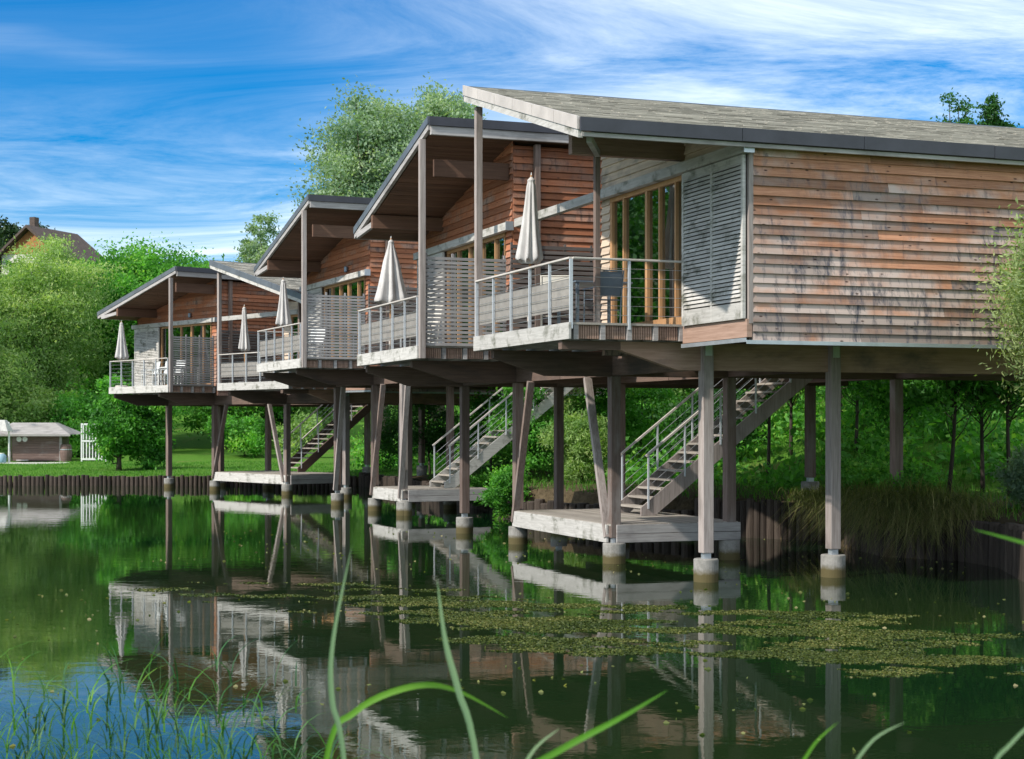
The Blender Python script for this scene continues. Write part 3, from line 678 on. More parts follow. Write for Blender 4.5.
def house_L(loc, rz, zd, label, roofdrop=0.0, ground_fn=None, brace2=False, vb=11.0, alone=False, infill=True):
    t = thing('stilt_house', label, 'stilt house', (loc[0], loc[1], 0), rz, 'timber houses on stilts in the lake')
    VB = vb
    zt = roof_parts(t, 7.7, 14.4, zd+4.50-roofdrop, zd+3.05-roofdrop*.4, VB+.3, 'L', zd)
    und = lambda u: zt(u)-.22
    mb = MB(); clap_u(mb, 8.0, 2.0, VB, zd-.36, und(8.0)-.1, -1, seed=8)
    mb.box(2.0, VB, 8.001, 8.1, zd-.35, und(8.1)-.1); mb.build('wall', M['clap_shaded'], t)
    mb = MB(); clap_u(mb, 14.2, 2.0, VB, zd-.36, und(14.2), 1, seed=9)
    mb.box(2.0, VB, 14.1, 14.199, zd-.35, und(14.2)); mb.build('wall', M['clap'], t)
    mb = MB(); mb.box(VB-.1, VB, 8.101, 14.099, zd-.35, und(14.1)); mb.build('wall', M['clap'], t)
    hw = zd+2.40; sl = (zt(14.4)-zt(7.7))/6.7
    inv = lambda z: 7.7 + (z+.22-zt(7.7))/sl
    mb = MB(); clap_v(mb, 2.0, lambda z: (8.0, min(14.2, inv(z))), hw, und(8.0), -1, seed=10)
    clap_v(mb, 2.0, lambda z: (8.0, 8.35), zd, hw, -1, seed=11)
    prism_uz(mb, [(8.1, hw), (14.09, hw), (14.09, und(14.09)), (8.1, und(8.1))], 2.001, 2.08)
    mb.box(2.001, 2.08, 8.1, 8.35, zd, hw-.001)
    mb.build('wall', M['clap_shaded'], t)
    w = window(t, 2.02, [8.42, 9.0, 9.9, 10.7, 11.5, 12.25], zd+.02, hw-.02, wide=(2,))
    shutter(t, 1.90, 12.25, 14.25, zd-.03, zd+2.36)
    mb = MB(); mb.box(1.80, 1.93, 7.85, 14.4, zd+2.37, zd+2.53); mb.build('shutter_rail', M['pale'], t, bevel=.004)
    mb = MB(); mb.box(1.78, 1.95, 7.83, 7.849, zd+2.36, zd+2.54); mb.build('rail_cap', M['steel'], t)
    mb = MB(); mb.box(2.0, VB-.11, 8.101, 14.099, zd-.12, zd-.002); mb.build('floor', M['beam_dark'], t)
    deck_part(t, 8.03, 12.66, zd, -1)
    railing(t, ((0, 12.63), (0, 8.10)), zd, 6, mesh=infill)
    railing(t, ((.02, 12.665), (1.95, 12.665)), zd, 3, mesh=False, skip_first=True)
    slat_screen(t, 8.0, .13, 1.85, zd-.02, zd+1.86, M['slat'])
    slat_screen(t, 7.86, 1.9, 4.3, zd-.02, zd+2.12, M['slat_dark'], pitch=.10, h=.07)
    mb = MB(); mb.box(-.0, .12, 7.93, 8.05, zd-.26, und(8.0)-.1); mb.build('post', M['post_grey'], t, bevel=.006)
    mb = MB(); mb.box(2.42, 2.54, 7.82, 7.94, zd, und(7.9)-.1); mb.build('post', M['post'], t, bevel=.006)
    mb = MB(); mb.box(.36, 1.95, 8.12, 8.22, zd+3.42, zd+3.76); mb.build('beam', M['soffit'], t)
    mb = MB(); mb.box(.30, 2.0, 12.6, 12.74, und(12.6)-.34, und(12.6)-.04); mb.build('beam', M['soffit'], t)
    mb = MB(); mb.bar((.4, 12.64, und(12.6)-.2), (.33, 14.0, und(14)-.06), .08, .12); mb.build('strut', M['grey'], t)
    mb = MB(); mb.lathe([(.03, zd+2.62), (.06, zd+2.65), (.06, zd+2.78), (.03, zd+2.8)], 12, (1.9, 9.9)); mb.build('wall_lamp', M['chair_metal'], t)
    for u in (9.05, 12.6): cross_beam(t, u, zd, 10.5, mat='beam_dark')
    for v in (2.5, 4.85, 8.5):
        mb = MB(); mb.box(v-.07, v+.07, 6.51, 8.97, zd-.69, zd-.27); mb.box(v-.07, v+.07, 9.13, 12.52, zd-.69, zd-.27); mb.build('beam', M['beam_dark'], t)
    for v in (3, 4, 5, 6, 7, 8, 9, 10):
        mb = MB(); mb.box(v-.04, v+.04, 8.12, 14.05, zd-.26, zd-.125); mb.build('joist', M['beam_dark'], t)
    pile(t, 2.5, 9.05, zd-.7, 'post'); pile(t, 2.5, 12.6, zd-.7, 'post')
    brace(t, 2.5, 9.0, 8.03, zd-.70, 'post')
    if brace2: brace(t, 2.5, 12.5, 11.7, zd-.70)
    if alone:
        pile(t, 2.5, 6.6, zd-.7, 'post_grey'); brace(t, 2.5, 6.6, 6.0, zd-.7)
    for v, u in ((4.85, 12.6), (4.85, 9.05), (9.55, 9.05)):
        g = ground_fn(v, u); pile(t, v, u, zd-.7, 'post', ground=g if g > 0 else None)
    return t
M['sunlit_board'] = wood('sun_toned_facade_boards', (0.52, 0.40, 0.30), (0.70, 0.57, 0.45), (0.12, 0.10, 0.09), (0.5, 0.5, 9), 0.35, 0.15, patch=(1, 1, 2))  # facade boards made paler: sunshine is put into their colour

class Frame:
    def __init__(s, rc, u): 
        n_ = math.hypot(*u); s.u = (u[0]/n_, u[1]/n_); s.v = (s.u[1], -s.u[0]); s.rc = rc
        s.rz = math.atan2(s.v[1], s.v[0])
    def w(s, v, u): return (s.rc[0] + s.v[0]*v + s.u[0]*u, s.rc[1] + s.v[1]*v + s.u[1]*u)
    def g(s, v, u): x, y = s.w(v, u); return gz(x, y)
FA = Frame((.905, 24.85), (-.345, .938))
ub = (-.404, .915); FB = Frame((-5.86 + .404*8.03, 45.1 - .915*8.03), ub)
FC = Frame((-7.26, 52.8), (-.65, .76))
ZA, ZB, ZC = 4.10, 4.35, 3.93
house_R(FA.rc, FA.rz, ZA, 'nearest timber house on stilts, with the large shingled roof and long orange clapboard wall', 0, FA.g)
house_L(FA.rc, FA.rz, ZA, 'timber stilt house directly behind the nearest one, its roof sloping down to the left', 0, FA.g)
house_L(FB.rc, FB.rz, ZB, 'middle timber stilt house of the row with the brightest slatted balcony screen', 0, FB.g, brace2=True, alone=True, infill=True)
house_R(FC.rc, FC.rz, ZC, 'far timber stilt house with roof dropping to the right, beside the last house', .28, FC.g)
house_L(FC.rc, FC.rz, ZC, 'farthest timber stilt house, leftmost of the row with white chairs on its deck', .22, FC.g, infill=False)

# ------------------------------------------------------------------ landing stages and stairs
def stage(F, u0, u1, v0, v1, label, extra=()):
    x, y = F.w(v0, u0); t = thing('landing_stage', label, 'landing platform', (x, y, 0), F.rz, 'wooden landing stages under the houses')
    mb = MB(); Lv = v1-v0; Lu = u1-u0; n = int(Lv/.14)
    for i in range(n):
        mb.box(.0+Lv*i/n, Lv*(i+1)/n-.008, .0, Lu, .675, .715)
    mb.build('planking', M['deck'], t)
    mb = MB(); mb.box(-.05, -.002, .1, Lu+.0, .375, .70); mb.build('edge_board', M['pale'], t, bevel=.005)
    mb = MB(); mb.box(.1, Lv+.02, -.05, -.002, .375, .53); mb.box(.1, Lv+.02, -.05, -.002, .537, .70); mb.build('edge_board', M['grey'], t, bevel=.005)
    mb = MB()
    for k in range(4):
        a = .2 + (Lv-.4)*k/3; mb.box(a-.05, a+.05, .02, Lu-.02, .42, .67)
    mb.build('bearer', M['beam_dark'], t)
    for v, u in extra:
        g = F.g(v0+v, u0+u)
        m_ = MB(); m_.lathe([(.16, -1.4), (.16, .41), (.15, .42)], 24, (v, u)); m_.build('concrete_footing', M['concrete'], t)
    return t
def stairs(F, u0, u1, v0, zd, label, smat='pale', landing=True):
    x, y = F.w(v0, u0); t = thing('staircase', label, 'staircase', (x, y, 0), F.rz, 'open wooden stairs up to the houses')
    w = u1-u0; z0 = .717; H = zd-z0; n = int(round(H/.18)); rise = H/n; run = rise*1.27; Lr = run*n
    for a in (0, w):
        mb = MB(); s = -1 if a == 0 else 1
        o0, o1 = (a-.05, a-.003) if s < 0 else (a+.003, a+.05)
        vs = []
        d = .30
        pts = [(0.0, z0+.002), (.30, z0+.002), (Lr+.1, zd-.25), (Lr+.1, zd+.02), (Lr-.02, zd+.02), (0, z0+.16)]
        prism_vz(mb, pts, o0, o1); mb.build('stringer', M[smat], t)
        mb = MB(); off = a + (.06*s) 
        mb.bar((.1, off, z0+rise+1.0), (Lr, off, zd+1.0), .05, .04)
        hr = mb.build('handrail', M['handrail'], t)
        for k in range(6):
            v = .15 + (Lr-.3)*k/5; zb = z0 + v/run*rise
            m_ = MB(); m_.bar((v, off, zb+.02), (v, off, zb+1.08), .035, .03, up=(1, 0, 0)); m_.build('baluster', M['alu'], hr)
        m_ = MB()
        for q in range(4):
            m_.tube([(.15, off, z0+.15/run*rise+.28+q*.18), (Lr-.15, off, z0+(Lr-.15)/run*rise+.28+q*.18)], .005, 6)
        m_.build('cable', M['cable'], hr)
    for i in range(1, n):
        m_ = MB(); z = z0+rise*i; m_.box((i-1)*run+.02, (i-1)*run+.27, .0, w, z-.04, z); m_.build('step', M['deck'], t)
    if landing:
        mb = MB()
        for i in range(10): mb.box(Lr+.12, Lr+1.7, -1.8+i*.38, -1.8+i*.38+.37, zd-.05, zd-.01)
        mb.build('landing', M['deck'], t)
    return t
stage(FA, 3.95, 9.0, 2.40, 5.0, 'near grey landing stage with thick weathered edge, beside the green stained pile')
stage(FB, 6.4, 9.0, 2.45, 5.0, 'middle small landing stage between the leaning piles', ((.1, .12),))
stage(FC, 3.9, 9.0, 2.45, 5.0, 'far long landing stage in front of the lawn')
stairs(FA, 6.2, 7.35, 4.02, ZA, 'near staircase rising right from the landing stage behind the front pile', 'post_grey')
stairs(FB, 6.85, 7.95, 3.8, ZB, 'pale middle staircase with white side board climbing to the right')
stairs(FC, 6.3, 7.4, 4.4, ZC, 'far dark staircase seen above the lawn, leftmost of the three', 'beam_dark')

# ------------------------------------------------------------------ parasols
def parasol(F, v, u, zd, label, fat=1.0, top=2.7, low=1.2, tilt=0.0, seed=0):
    x, y = F.w(v, u); t = thing('parasol', label, 'parasol', (x, y, zd), seed*1.3, 'closed white parasols on the balconies')
    rnd = random.Random(seed)
    mb = MB(); mb.tube([(0, 0, .04), (0, 0, top+.02)], .022, 10); mb.build('pole', M['frame'], t)
    mb = MB(); mb.lathe([(.24, 0), (.24, .045), (.21, .06), (.035, .07), (.035, .3)], 24); mb.build('base', M['concrete'] if False else M['zinc'], t)
    mb = MB(); n = 48; H = top-low
    prof = [(.012, 1), (.03, .985), (.07, .955), (.062, .93), (.075, .88), (.10*fat, .65), (.135*fat, .4), (.17*fat, .18), (.20*fat, .05), (.19*fat, 0)]
    ph = [rnd.uniform(-.3, .3) for _ in range(8)]
    def wob(tt, i):
        a = min(1, max(0, (i-2)/5)); return 1 + a*(.27*math.cos(8*tt + ph[0]) + .12*math.cos(3*tt+ph[1]*6) + .05*math.cos(13*tt+ph[2]*9))
    pr = [(r, low + H*z) for r, z in prof]
    # interpolate for smoothness
    fine = []
    for (r0, z0_), (r1, z1_) in zip(pr[:-1], pr[1:]):
        for q in range(3): fine.append((r0+(r1-r0)*q/3, z0_+(z1_-z0_)*q/3))
    fine.append(pr[-1])
    vs_wob = lambda tt, i: wob(tt, i/3)
    mb.lathe(fine[::-1], n, wob=lambda tt, i: vs_wob(tt, len(fine)-1-i))
    # ragged hem
    for q in range(n):
        vx = list(mb.v[q]); vx[2] += .05*math.sin(q*8*2*math.pi/n+1) + rnd.uniform(-.015, .015); mb.v[q] = tuple(vx)
    mb.build('canopy', M['canvas'], t, smooth=True)
    mb = MB(); mb.tube([(0, 0, top+.0), (0, 0, top+.07)], [.016, .006], 8); mb.build('finial', M['white'], t)
    t.rotation_euler = (tilt, tilt*.3, seed*1.3)
    return t
parasol(FA, .6, 3.4, ZA, 'closed grey white parasol on the nearest balcony, largest in the photo', 1.0, 2.75, 1.27, .015, 1)
parasol(FA, .6, 12.2, ZA, 'wide loosely folded white parasol on the second balcony from the near end', 1.6, 2.60, 1.15, .02, 2)
parasol(FB, .6, 12.0, ZB, 'slim closed white parasol at the rail of the middle balcony', 1.0, 2.55, 1.15, .0, 3)
parasol(FC, .6, 3.74, ZC, 'small closed white parasol in front of the orange wall of the far house', .85, 2.65, 1.15, .01, 4)
parasol(FC, .25, 12.2, ZC, 'closed white parasol at the leftmost balcony corner against green trees', 1.05, 2.5, 1.1, -.01, 5)

# ------------------------------------------------------------------ balcony furniture
def chair(F, v, u, zd, rot, label, kind, group=None):
    x, y = F.w(v, u); t = thing('chair', label, 'chair', (x, y, zd), F.rz + rot, group)
    fr, sl = (M['chair_metal'], M['chair_blue']) if kind == 'sling' else (M['white'], M['white']) if kind == 'white' else (M['cream'], M['cream'])
    mb = MB(); mb.hexa([(-.24, -.22, .42), (.24, -.22, .42), (.24, .24, .45), (-.24, .24, .45), (-.24, -.22, .44), (.24, -.22, .44), (.24, .24, .47), (-.24, .24, .47)])
    mb.build('seat', sl, t, bevel=.006)
    mb = MB()
    for k in range(6):      # gently curved back
        a, b = k/6, (k+1)/6; f = lambda s: (-.235 - .10*s - .02*math.sin(s*3.1), .50 + .42*s)
        (y0, z0), (y1, z1) = f(a), f(b)
        mb.hexa([(-.225, y0-.012, z0), (.225, y0-.012, z0), (.225, y0+.012, z0), (-.225, y0+.012, z0), (-.225, y1-.012, z1), (.225, y1-.012, z1), (.225, y1+.012, z1), (-.225, y1+.012, z1)], .5)
    mb.build('backrest', sl, t)
    for sx in (-1, 1):
        mb = MB(); mb.tube([(sx*.25, -.20, 0), (sx*.25, -.24, .45), (sx*.25, -.345, .95)], .014, 8); mb.build('leg', fr, t)
        mb = MB(); mb.tube([(sx*.25, .24, 0), (sx*.25, .22, .62)], .014, 8); mb.build('leg', fr, t)
        mb = MB(); mb.bar((sx*.25, -.28, .64), (sx*.25, .26, .64), .045, .022); mb.build('armrest', fr, t, bevel=.005)
    mb = MB(); mb.tube([(-.25, -.21, .25), (.25, -.21, .25)], .01, 6); mb.build('crossbar', fr, t)
    mb = MB(); mb.tube([(-.25, -.345, .94), (.25, -.345, .94)], .014, 6); mb.build('crossbar', fr, t)
    t.scale = (.88, .88, .88) if kind == 'sling' else (1, 1, 1)
    return t
def table(F, v, u, zd, wv, wu, label, mat, group=None):
    x, y = F.w(v, u); t = thing('table', label, 'table', (x, y, zd), F.rz, group)
    mb = MB(); mb.box(-wv/2, wv/2, -wu/2, wu/2, .70, .73); mb.build('tabletop', mat, t, bevel=.006)
    for sx in (-1, 1):
        for sy in (-1, 1):
            mb = MB(); mb.bar((sx*(wv/2-.05), sy*(wu/2-.05), 0), (sx*(wv/2-.05), sy*(wu/2-.05), .7), .045, .045, up=(1, 0, 0)); mb.build('leg', mat, t)
    return t
chair(FA, .72, .45, ZA, .05, 'dark blue grey sling chair with its back to the side railing', 'sling')
table(FA, .95, 1.35, ZA, 1.0, .9, 'grey metal table behind the dark chair on the nearest balcony', M['chair_metal'])
chair(FA, .62, 2.15, ZA, math.pi-.35, 'cream canvas chair at the far side of the grey balcony table', 'cream')
x, y = FA.w(1.05, 1.1); t = thing('tray', 'small white tray tilted on the grey balcony table', 'tray', (x, y, ZA+.735), FA.rz)
mb = MB(); mb.hexa([(-.14, -.09, .0), (.14, -.09, .0), (.14, .09, .05), (-.14, .09, .05), (-.14, -.09, .03), (.14, -.09, .03), (.16, .09, .16), (-.14, .09, .11)]); mb.build('dish', M['white'], t, bevel=.006)
chair(FC, .75, 9.0, ZC, math.pi/2+.2, 'white chair near the screen on the farthest balcony', 'white', 'white chairs on the farthest balcony')
chair(FC, .70, 9.9, ZC, math.pi/2, 'white chair in the middle of the farthest balcony', 'white', 'white chairs on the farthest balcony')
chair(FC, .70, 10.8, ZC, math.pi/2-.2, 'leftmost white chair on the farthest balcony', 'white', 'white chairs on the farthest balcony')
table(FC, 1.3, 9.6, ZC, .8, 1.6, 'white table behind the chairs on the farthest balcony', M['white'])
chair(FB, .65, 10.1, ZB, math.pi/2, 'white chair by the parasol on the middle balcony', 'white', 'white chairs on the middle balcony')
chair(FB, .65, 9.2, ZB, math.pi/2+.3, 'white chair close to the slatted screen on the middle balcony', 'white', 'white chairs on the middle balcony')
chair(FA, .6, 9.6, ZA, math.pi/2, 'cream chair behind the rail of the second balcony', 'cream')

# ------------------------------------------------------------------ log retaining walls
def log_wall(pts, label, top, dia, maxn=100):
    t = thing('retaining_wall', label, 'retaining wall', (pts[0][0], pts[0][1], 0), 0, 'log retaining walls along the shore')
    meshes = []
    for k in range(5):
        mb = MB(); r = dia/2*random.uniform(.9, 1.08); h = top + random.uniform(-.09, .06)
        mb.lathe([(r*1.02, -1.0), (r, -.1), (r*.98, h-.03), (r*.9, h)], 10, wob=lambda tt, i: 1+.05*math.sin(3*tt+k+i))
        o = mb.build('log', M['log'], t); meshes.append(o.data); bpy.data.objects.remove(o)
    cnt = 0
    for (x0, y0), (x1, y1) in zip(pts[:-1], pts[1:]):
        Ln = math.hypot(x1-x0, y1-y0); n = max(1, int(Ln/dia))
        for i in range(n):
            if cnt >= maxn: return t
            o = bpy.data.objects.new('log', random.choice(meshes)); COL.objects.link(o); o.parent = t
            s = (i+.5)/n
            o.location = (x0+(x1-x0)*s-pts[0][0] + random.uniform(-.012, .012), y0+(y1-y0)*s-pts[0][1] + random.uniform(-.02, .02), random.uniform(-.03, .03))
            o.rotation_euler = (random.uniform(-.02, .02), random.uniform(-.02, .02), random.uniform(0, 6.28)); cnt += 1
    return t
log_wall([(-23.5, 66.25), (-20, 66.15), (-6.3, 65.75)], 'low dark log wall edging the lawn on the far left shore', .40, .185)
log_wall([(4.2, 37.05), (5.5, 35.85), (6.9, 34.85)], 'dark log wall behind the landing stage under the nearest house', .86, .17)
log_wall([(6.9, 33.3), (7.15, 30.95), (8.4, 29.8), (8.65, 28.5), (8.3, 26.0), (7.9, 22.6), (8.6, 18.9)], 'tall reddish log wall at the right edge of the lake', .84, .21)
log_wall([(-6.1, 65.6), (-4.6, 61.9), (-3.3, 56.9), (-1.9, 51.4), (-.6, 47.1), (.3, 43.1), (1.5, 41.1), (3.0, 38.95), (4.15, 37.2)], 'shaded log wall hidden behind the stilts in the middle', .55, .32)

# ------------------------------------------------------------------ foliage
def leaves_obj(name, P, size, mat, parent=None, seed=0, aspect=.5, flat_=0.0, tone=None, droop=0.0):
    rng = np.random.default_rng(seed); n = len(P)
    a = rng.normal(size=(n, 3)); a[:, 2] = a[:, 2]*(1-flat_) - droop; a /= np.linalg.norm(a, axis=1, keepdims=True)
    b = rng.normal(size=(n, 3)); b -= (b*a).sum(1, keepdims=True)*a; b /= np.linalg.norm(b, axis=1, keepdims=True)
    s = size*rng.uniform(.6, 1.3, (n, 1))
    q = np.stack([P-a*s*.5, P+b*s*aspect*.5 - a*s*.05, P+a*s*.5, P-b*s*aspect*.5 - a*s*.05], 1).reshape(-1, 3)
    me = bpy.data.meshes.new(name); me.vertices.add(4*n); me.vertices.foreach_set('co', q.astype(np.float32).ravel())
    me.loops.add(4*n); me.loops.foreach_set('vertex_index', np.arange(4*n, dtype=np.int32))
    me.polygons.add(n); me.polygons.foreach_set('loop_start', np.arange(0, 4*n, 4, dtype=np.int32)); me.polygons.foreach_set('loop_total', np.full(n, 4, dtype=np.int32))
    t = rng.uniform(0, 1, n) if tone is None else tone
    at = me.attributes.new('tone', 'FLOAT', 'POINT'); at.data.foreach_set('value', np.repeat(t, 4).astype(np.float32))
    me.materials.append(mat); me.update(calc_edges=True)
    o = bpy.data.objects.new(name, me); COL.objects.link(o)
    if parent: o.parent = parent
    return o
def tree(name, label, x, y, H, rad, mat, seed, base=.25, nclump=90, per=150, leaf=.30, shape='round', group=None, trunk_r=None, clump_r=None, aspect=.5, droop=0.0, z=None, zs=1.0, cat='tree', limbs=True):
    rng = np.random.default_rng(seed)
    zg = gz(x, y) if z is None else z
    t = thing(name, label, cat, (x, y, zg-.05), rng.uniform(0, 6), group)
    r0 = trunk_r or H*.018+.03
    bend = rng.normal(size=2)*H*.02
    tp = lambda s: Vector((bend[0]*math.sin(s*3), bend[1]*math.sin(s*2.2), s*H*.80))
    mb = MB(); pts = [tp(s) for s in np.linspace(0, 1, 9)]
    mb.tube(pts, [r0*1.35] + [r0*(1-.9*s) + .008 for s in np.linspace(.1, 1, 8)], 9)
    C = []; R = []
    lob = rng.normal(size=(7, 3)); lob /= np.linalg.norm(lob, axis=1, keepdims=True)
    for i in range(nclump):
        d = rng.normal(size=3); d /= np.linalg.norm(d)
        k = .50 + .52*max(0, (lob@d).max())**4 + rng.normal()*.07
        rr = k * rng.uniform(.25, 1)**.45
        hz_ = base + (1-base)*(.5 + .5*d[2]*rr)
        if shape == 'cone': w = (1-hz_)/(1-base)*1.25*.9+.1
        elif shape == 'column': w = .85
        else: w = 1
        C.append((d[0]*rr*rad*w, d[1]*rr*rad*w, hz_*H))
    C = np.array(C); cr = clump_r or rad*.23
    P = []; T = []
    for c in C:
        n = int(per*rng.uniform(.5, 1.4)); s = cr*rng.uniform(.6, 1.25)
        g = rng.normal(size=(n, 3))*np.array([s, s, s*.7*zs])*.62
        if droop: g[:, 2] -= droop*np.abs(g[:, 2])*1.2
        P.append(c+g); T.append(np.clip(rng.uniform(0, 1)*.65 + rng.uniform(0, .35, n), 0, 1))
    P = np.concatenate(P); T = np.concatenate(T)
    if limbs:
        for c in C[:min(38, len(C))]:
            s = max(.12, min(.9, (c[2]/H)*.7)); a = tp(s/0.93 if s < .9 else .9); b = Vector(c); mid = (a+b)/2 + Vector((0, 0, -.06*H*rng.uniform(-.2, 1)))
            rl = r0*(1-.85*s)*.5
            mb.tube([a, mid, b], [rl, rl*.6, rl*.15+.004], 5)
    mb.build('trunk', M['bark'], t, smooth=True)
    leaves_obj('crown', P, leaf, M[mat], t, seed, aspect=aspect, tone=T, droop=droop)
    return t
def at_px(px, Y): return (px-512)/1620*Y
GR_F = 'trees behind the lake'
tree('willow_tree', 'large pale green willow behind the small hut on the left', at_px(30, 96), 96, 14.0, 5.6, 'leaf_willow', 11, base=.08, nclump=250, per=380, leaf=0.23, group=GR_F, aspect=.3, droop=.35, zs=1.3, clump_r=.95)
tree('willow_tree', 'pale green willow partly cut by the left edge of the photo', at_px(-35, 90), 90, 11.5, 4.8, 'leaf_willow', 12, base=.08, nclump=130, per=323, leaf=0.23, group=GR_F, aspect=.3, droop=.35, zs=1.3, clump_r=.95)
tree('broadleaf_tree', 'bright green broadleaf tree between the willow and the farthest house', at_px(112, 104), 104, 14.4, 4.8, 'leaf_green', 13, base=.08, nclump=190, per=323, leaf=0.24, group=GR_F)
tree('broadleaf_tree', 'green tree whose top shows just above the farthest house roof', at_px(168, 104), 104, 13.0, 4.6, 'leaf_green', 14, base=.06, nclump=170, per=304, leaf=0.24, group=GR_F)
tree('broadleaf_tree', 'mid green tree filling the gap under the farthest house', at_px(225, 98), 98, 10.8, 4.6, 'leaf_green', 15, base=.04, nclump=130, per=285, leaf=0.24, group=GR_F)
tree('broadleaf_tree', 'dark green tree beyond the lawn behind the far staircase', at_px(268, 108), 108, 8.4, 3.6, 'leaf_dark', 16, base=.05, nclump=110, per=285, leaf=0.24, group=GR_F)
tree('broadleaf_tree', 'yellowish green tree right of the far staircase', at_px(325, 100), 100, 8.5, 3.4, 'leaf_willow', 17, base=.05, nclump=110, per=266, leaf=0.23, group=GR_F)
tree('hornbeam_tree', 'dense young hornbeam on the lawn left of the farthest house stilts', at_px(119, 73), 73, 4.4, 1.35, 'leaf_green', 18, base=-.04, nclump=90, per=190, leaf=.17, shape='round', group='young hornbeams on the lawn')
tree('hornbeam_tree', 'dense young hornbeam on the lawn behind the leftmost stilt', at_px(152, 74), 74, 4.4, 1.3, 'leaf_green', 19, base=-.04, nclump=90, per=190, leaf=.17, group='young hornbeams on the lawn')
tree('poplar_tree', 'tall grey green tree rising above the roofs in the middle', at_px(386, 82), 82, 21.4, 4.7, 'leaf_blue', 20, base=.3, nclump=260, per=399, leaf=0.20, group=GR_F, clump_r=1.0)
tree('poplar_tree', 'lower shoulder tree right beside the tall grey green tree', at_px(440, 84), 84, 19.6, 2.6, 'leaf_blue', 21, base=.4, nclump=90, per=361, leaf=0.20, group=GR_F, clump_r=.8)
tree('poplar_tree', 'small thin tree peeking over the roof between the two left houses', at_px(265, 112), 112, 15.8, 2.0, 'leaf_blue', 22, base=.35, nclump=80, per=209, leaf=0.22, group=GR_F)
tree('poplar_tree', 'sparse treetop with a pointed twig above the right end of the big roof', at_px(990, 62), 62, gz(at_px(990, 62), 62)*-1+15.7, 1.5, 'leaf_dark', 23, base=.55, clump_r=.28, nclump=60, per=114, leaf=0.16, shape='cone', group=GR_F)
tree('poplar_tree', 'low sparse treetops just above the big roof ridge', at_px(950, 64), 64, gz(at_px(950, 64), 64)*-1+16.4, 1.4, 'leaf_dark', 24, base=.55, nclump=26, per=95, leaf=0.15, group=GR_F)
tree('olive_willow', 'pale feathery willow shrub at the right edge beside the clapboard wall', 8.55, 23.6, 5.3, 2.0, 'leaf_olive', 25, base=.33, nclump=300, per=260, leaf=.09, aspect=.28, zs=1.6, clump_r=.34, cat='shrub')
# trees on the left hill
for i, (px, Y, top, rad) in enumerate(((8, 168, 213, 3.6), (50, 172, 217, 3.4), (28, 176, 210, 3.0), (70, 165, 235, 2.6), (-20, 160, 225, 4))):
    x = at_px(px, Y); g = gz(x, Y); Hh = 2.55 + (423-top)*Y/1620 - g
    tree('hill_tree', ['dark tree at the left border on the hill by the house', 'dark rounded tree behind the roof of the hill house', 'dark tree behind the chimney of the hill house',
         'small dark tree right of the hill house roof', 'dark hill tree cut off by the left border'][i], x, Y, Hh, rad, 'leaf_hill', 40+i, base=.25, nclump=70, per=120, leaf=.5, group='dark trees on the hill')
for i, (px, Y, top, rad, lb) in enumerate(((14, 150, 246, 2.0, 'hill tree standing before the left corner of the hill house'), (78, 148, 250, 2.6, 'hill tree just right of the hill house wall'))):
    x = at_px(px, Y); g = gz(x, Y); Hh = 2.55 + (423-top)*Y/1620 - g
    tree('hill_tree', lb, x, Y, Hh, rad, 'leaf_green', 48+i, base=.2, nclump=70, per=150, leaf=.36, group='dark trees on the hill')
# bushes by the shore between the stilts
def bush(label, px, Y, H, rad, mat, seed, leaf=.12, per=150, ncl=60, **k):
    return tree('bush', label, at_px(px, Y), Y, H, rad, mat, seed, base=.0, nclump=ncl, per=per, leaf=leaf, group='bushes on the bank', cat='bush', limbs=False, trunk_r=.04, **k)
bush('round pale green willow bush left of the near staircase', 582, 45, 2.5, 1.0, 'leaf_willow', 51, leaf=.13, aspect=.25, per=260, ncl=80)
bush('bright green leafy bush between the middle stairs and a dark pile', 530, 47, 3.0, 1.2, 'leaf_green', 52)
bush('green bush with arching leaves behind the middle staircase', 492, 52, 3.0, 1.4, 'leaf_green', 53)
bush('yellow green tall bush under the beam right of the middle stairs', 548, 58, 5.2, 1.7, 'leaf_willow', 54, ncl=90)
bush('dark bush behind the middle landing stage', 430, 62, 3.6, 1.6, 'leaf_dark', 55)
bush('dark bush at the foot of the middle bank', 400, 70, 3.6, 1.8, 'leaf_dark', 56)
bush('leafy green bush seen through the near staircase', 640, 56, 3.2, 1.6, 'leaf_green', 57)
bush('yellow green bush on the slope above the near staircase', 675, 66, 4.0, 2.2, 'leaf_willow', 58, leaf=.16)
bush('low dark bush on the bank right of the second front pile', 866, 33.0, 1.2, .75, 'leaf_green', 59, leaf=.09, ncl=50)
bush('low leafy bush on the bank by the right log wall', 908, 31.7, 1.0, .75, 'leaf_green', 60, leaf=.09, ncl=40)
bush('blue green bush at the right border above the log wall', 1030, 31.5, 1.3, .7, 'leaf_blue', 61, leaf=.10, ncl=40)
bush('large dark bush under the house behind the landing stage', 720, 46, 2.6, 1.7, 'leaf_dark', 62)
bush('broad pale bush behind the hut under the willow', 25, 90, 4.6, 3.0, 'leaf_willow', 71, leaf=.2, ncl=90)
bush('green bush between the hut and the white slatted frame', 78, 90, 4.2, 2.4, 'leaf_green', 72, leaf=.2, ncl=90)
bush('dense green bush under the willow left of the hut', -20, 92, 4.6, 3.0, 'leaf_green', 73, leaf=.2, ncl=90)
bush('green bush behind the young hornbeams', 128, 92, 4.6, 3.0, 'leaf_green', 74, leaf=.2, ncl=90)
bush('green bush beyond the lawn at the foot of the trees', 245, 88, 2.6, 1.9, 'leaf_green', 63, leaf=.2)
bush('light green shrub beside the far staircase', 300, 86, 2.4, 1.5, 'leaf_willow', 64, leaf=.2)
bush('bright leafy plant at the waterline left of the near landing stage', 506, 43.2, 1.3, .8, 'leaf_green', 65, leaf=.10, z=.1)
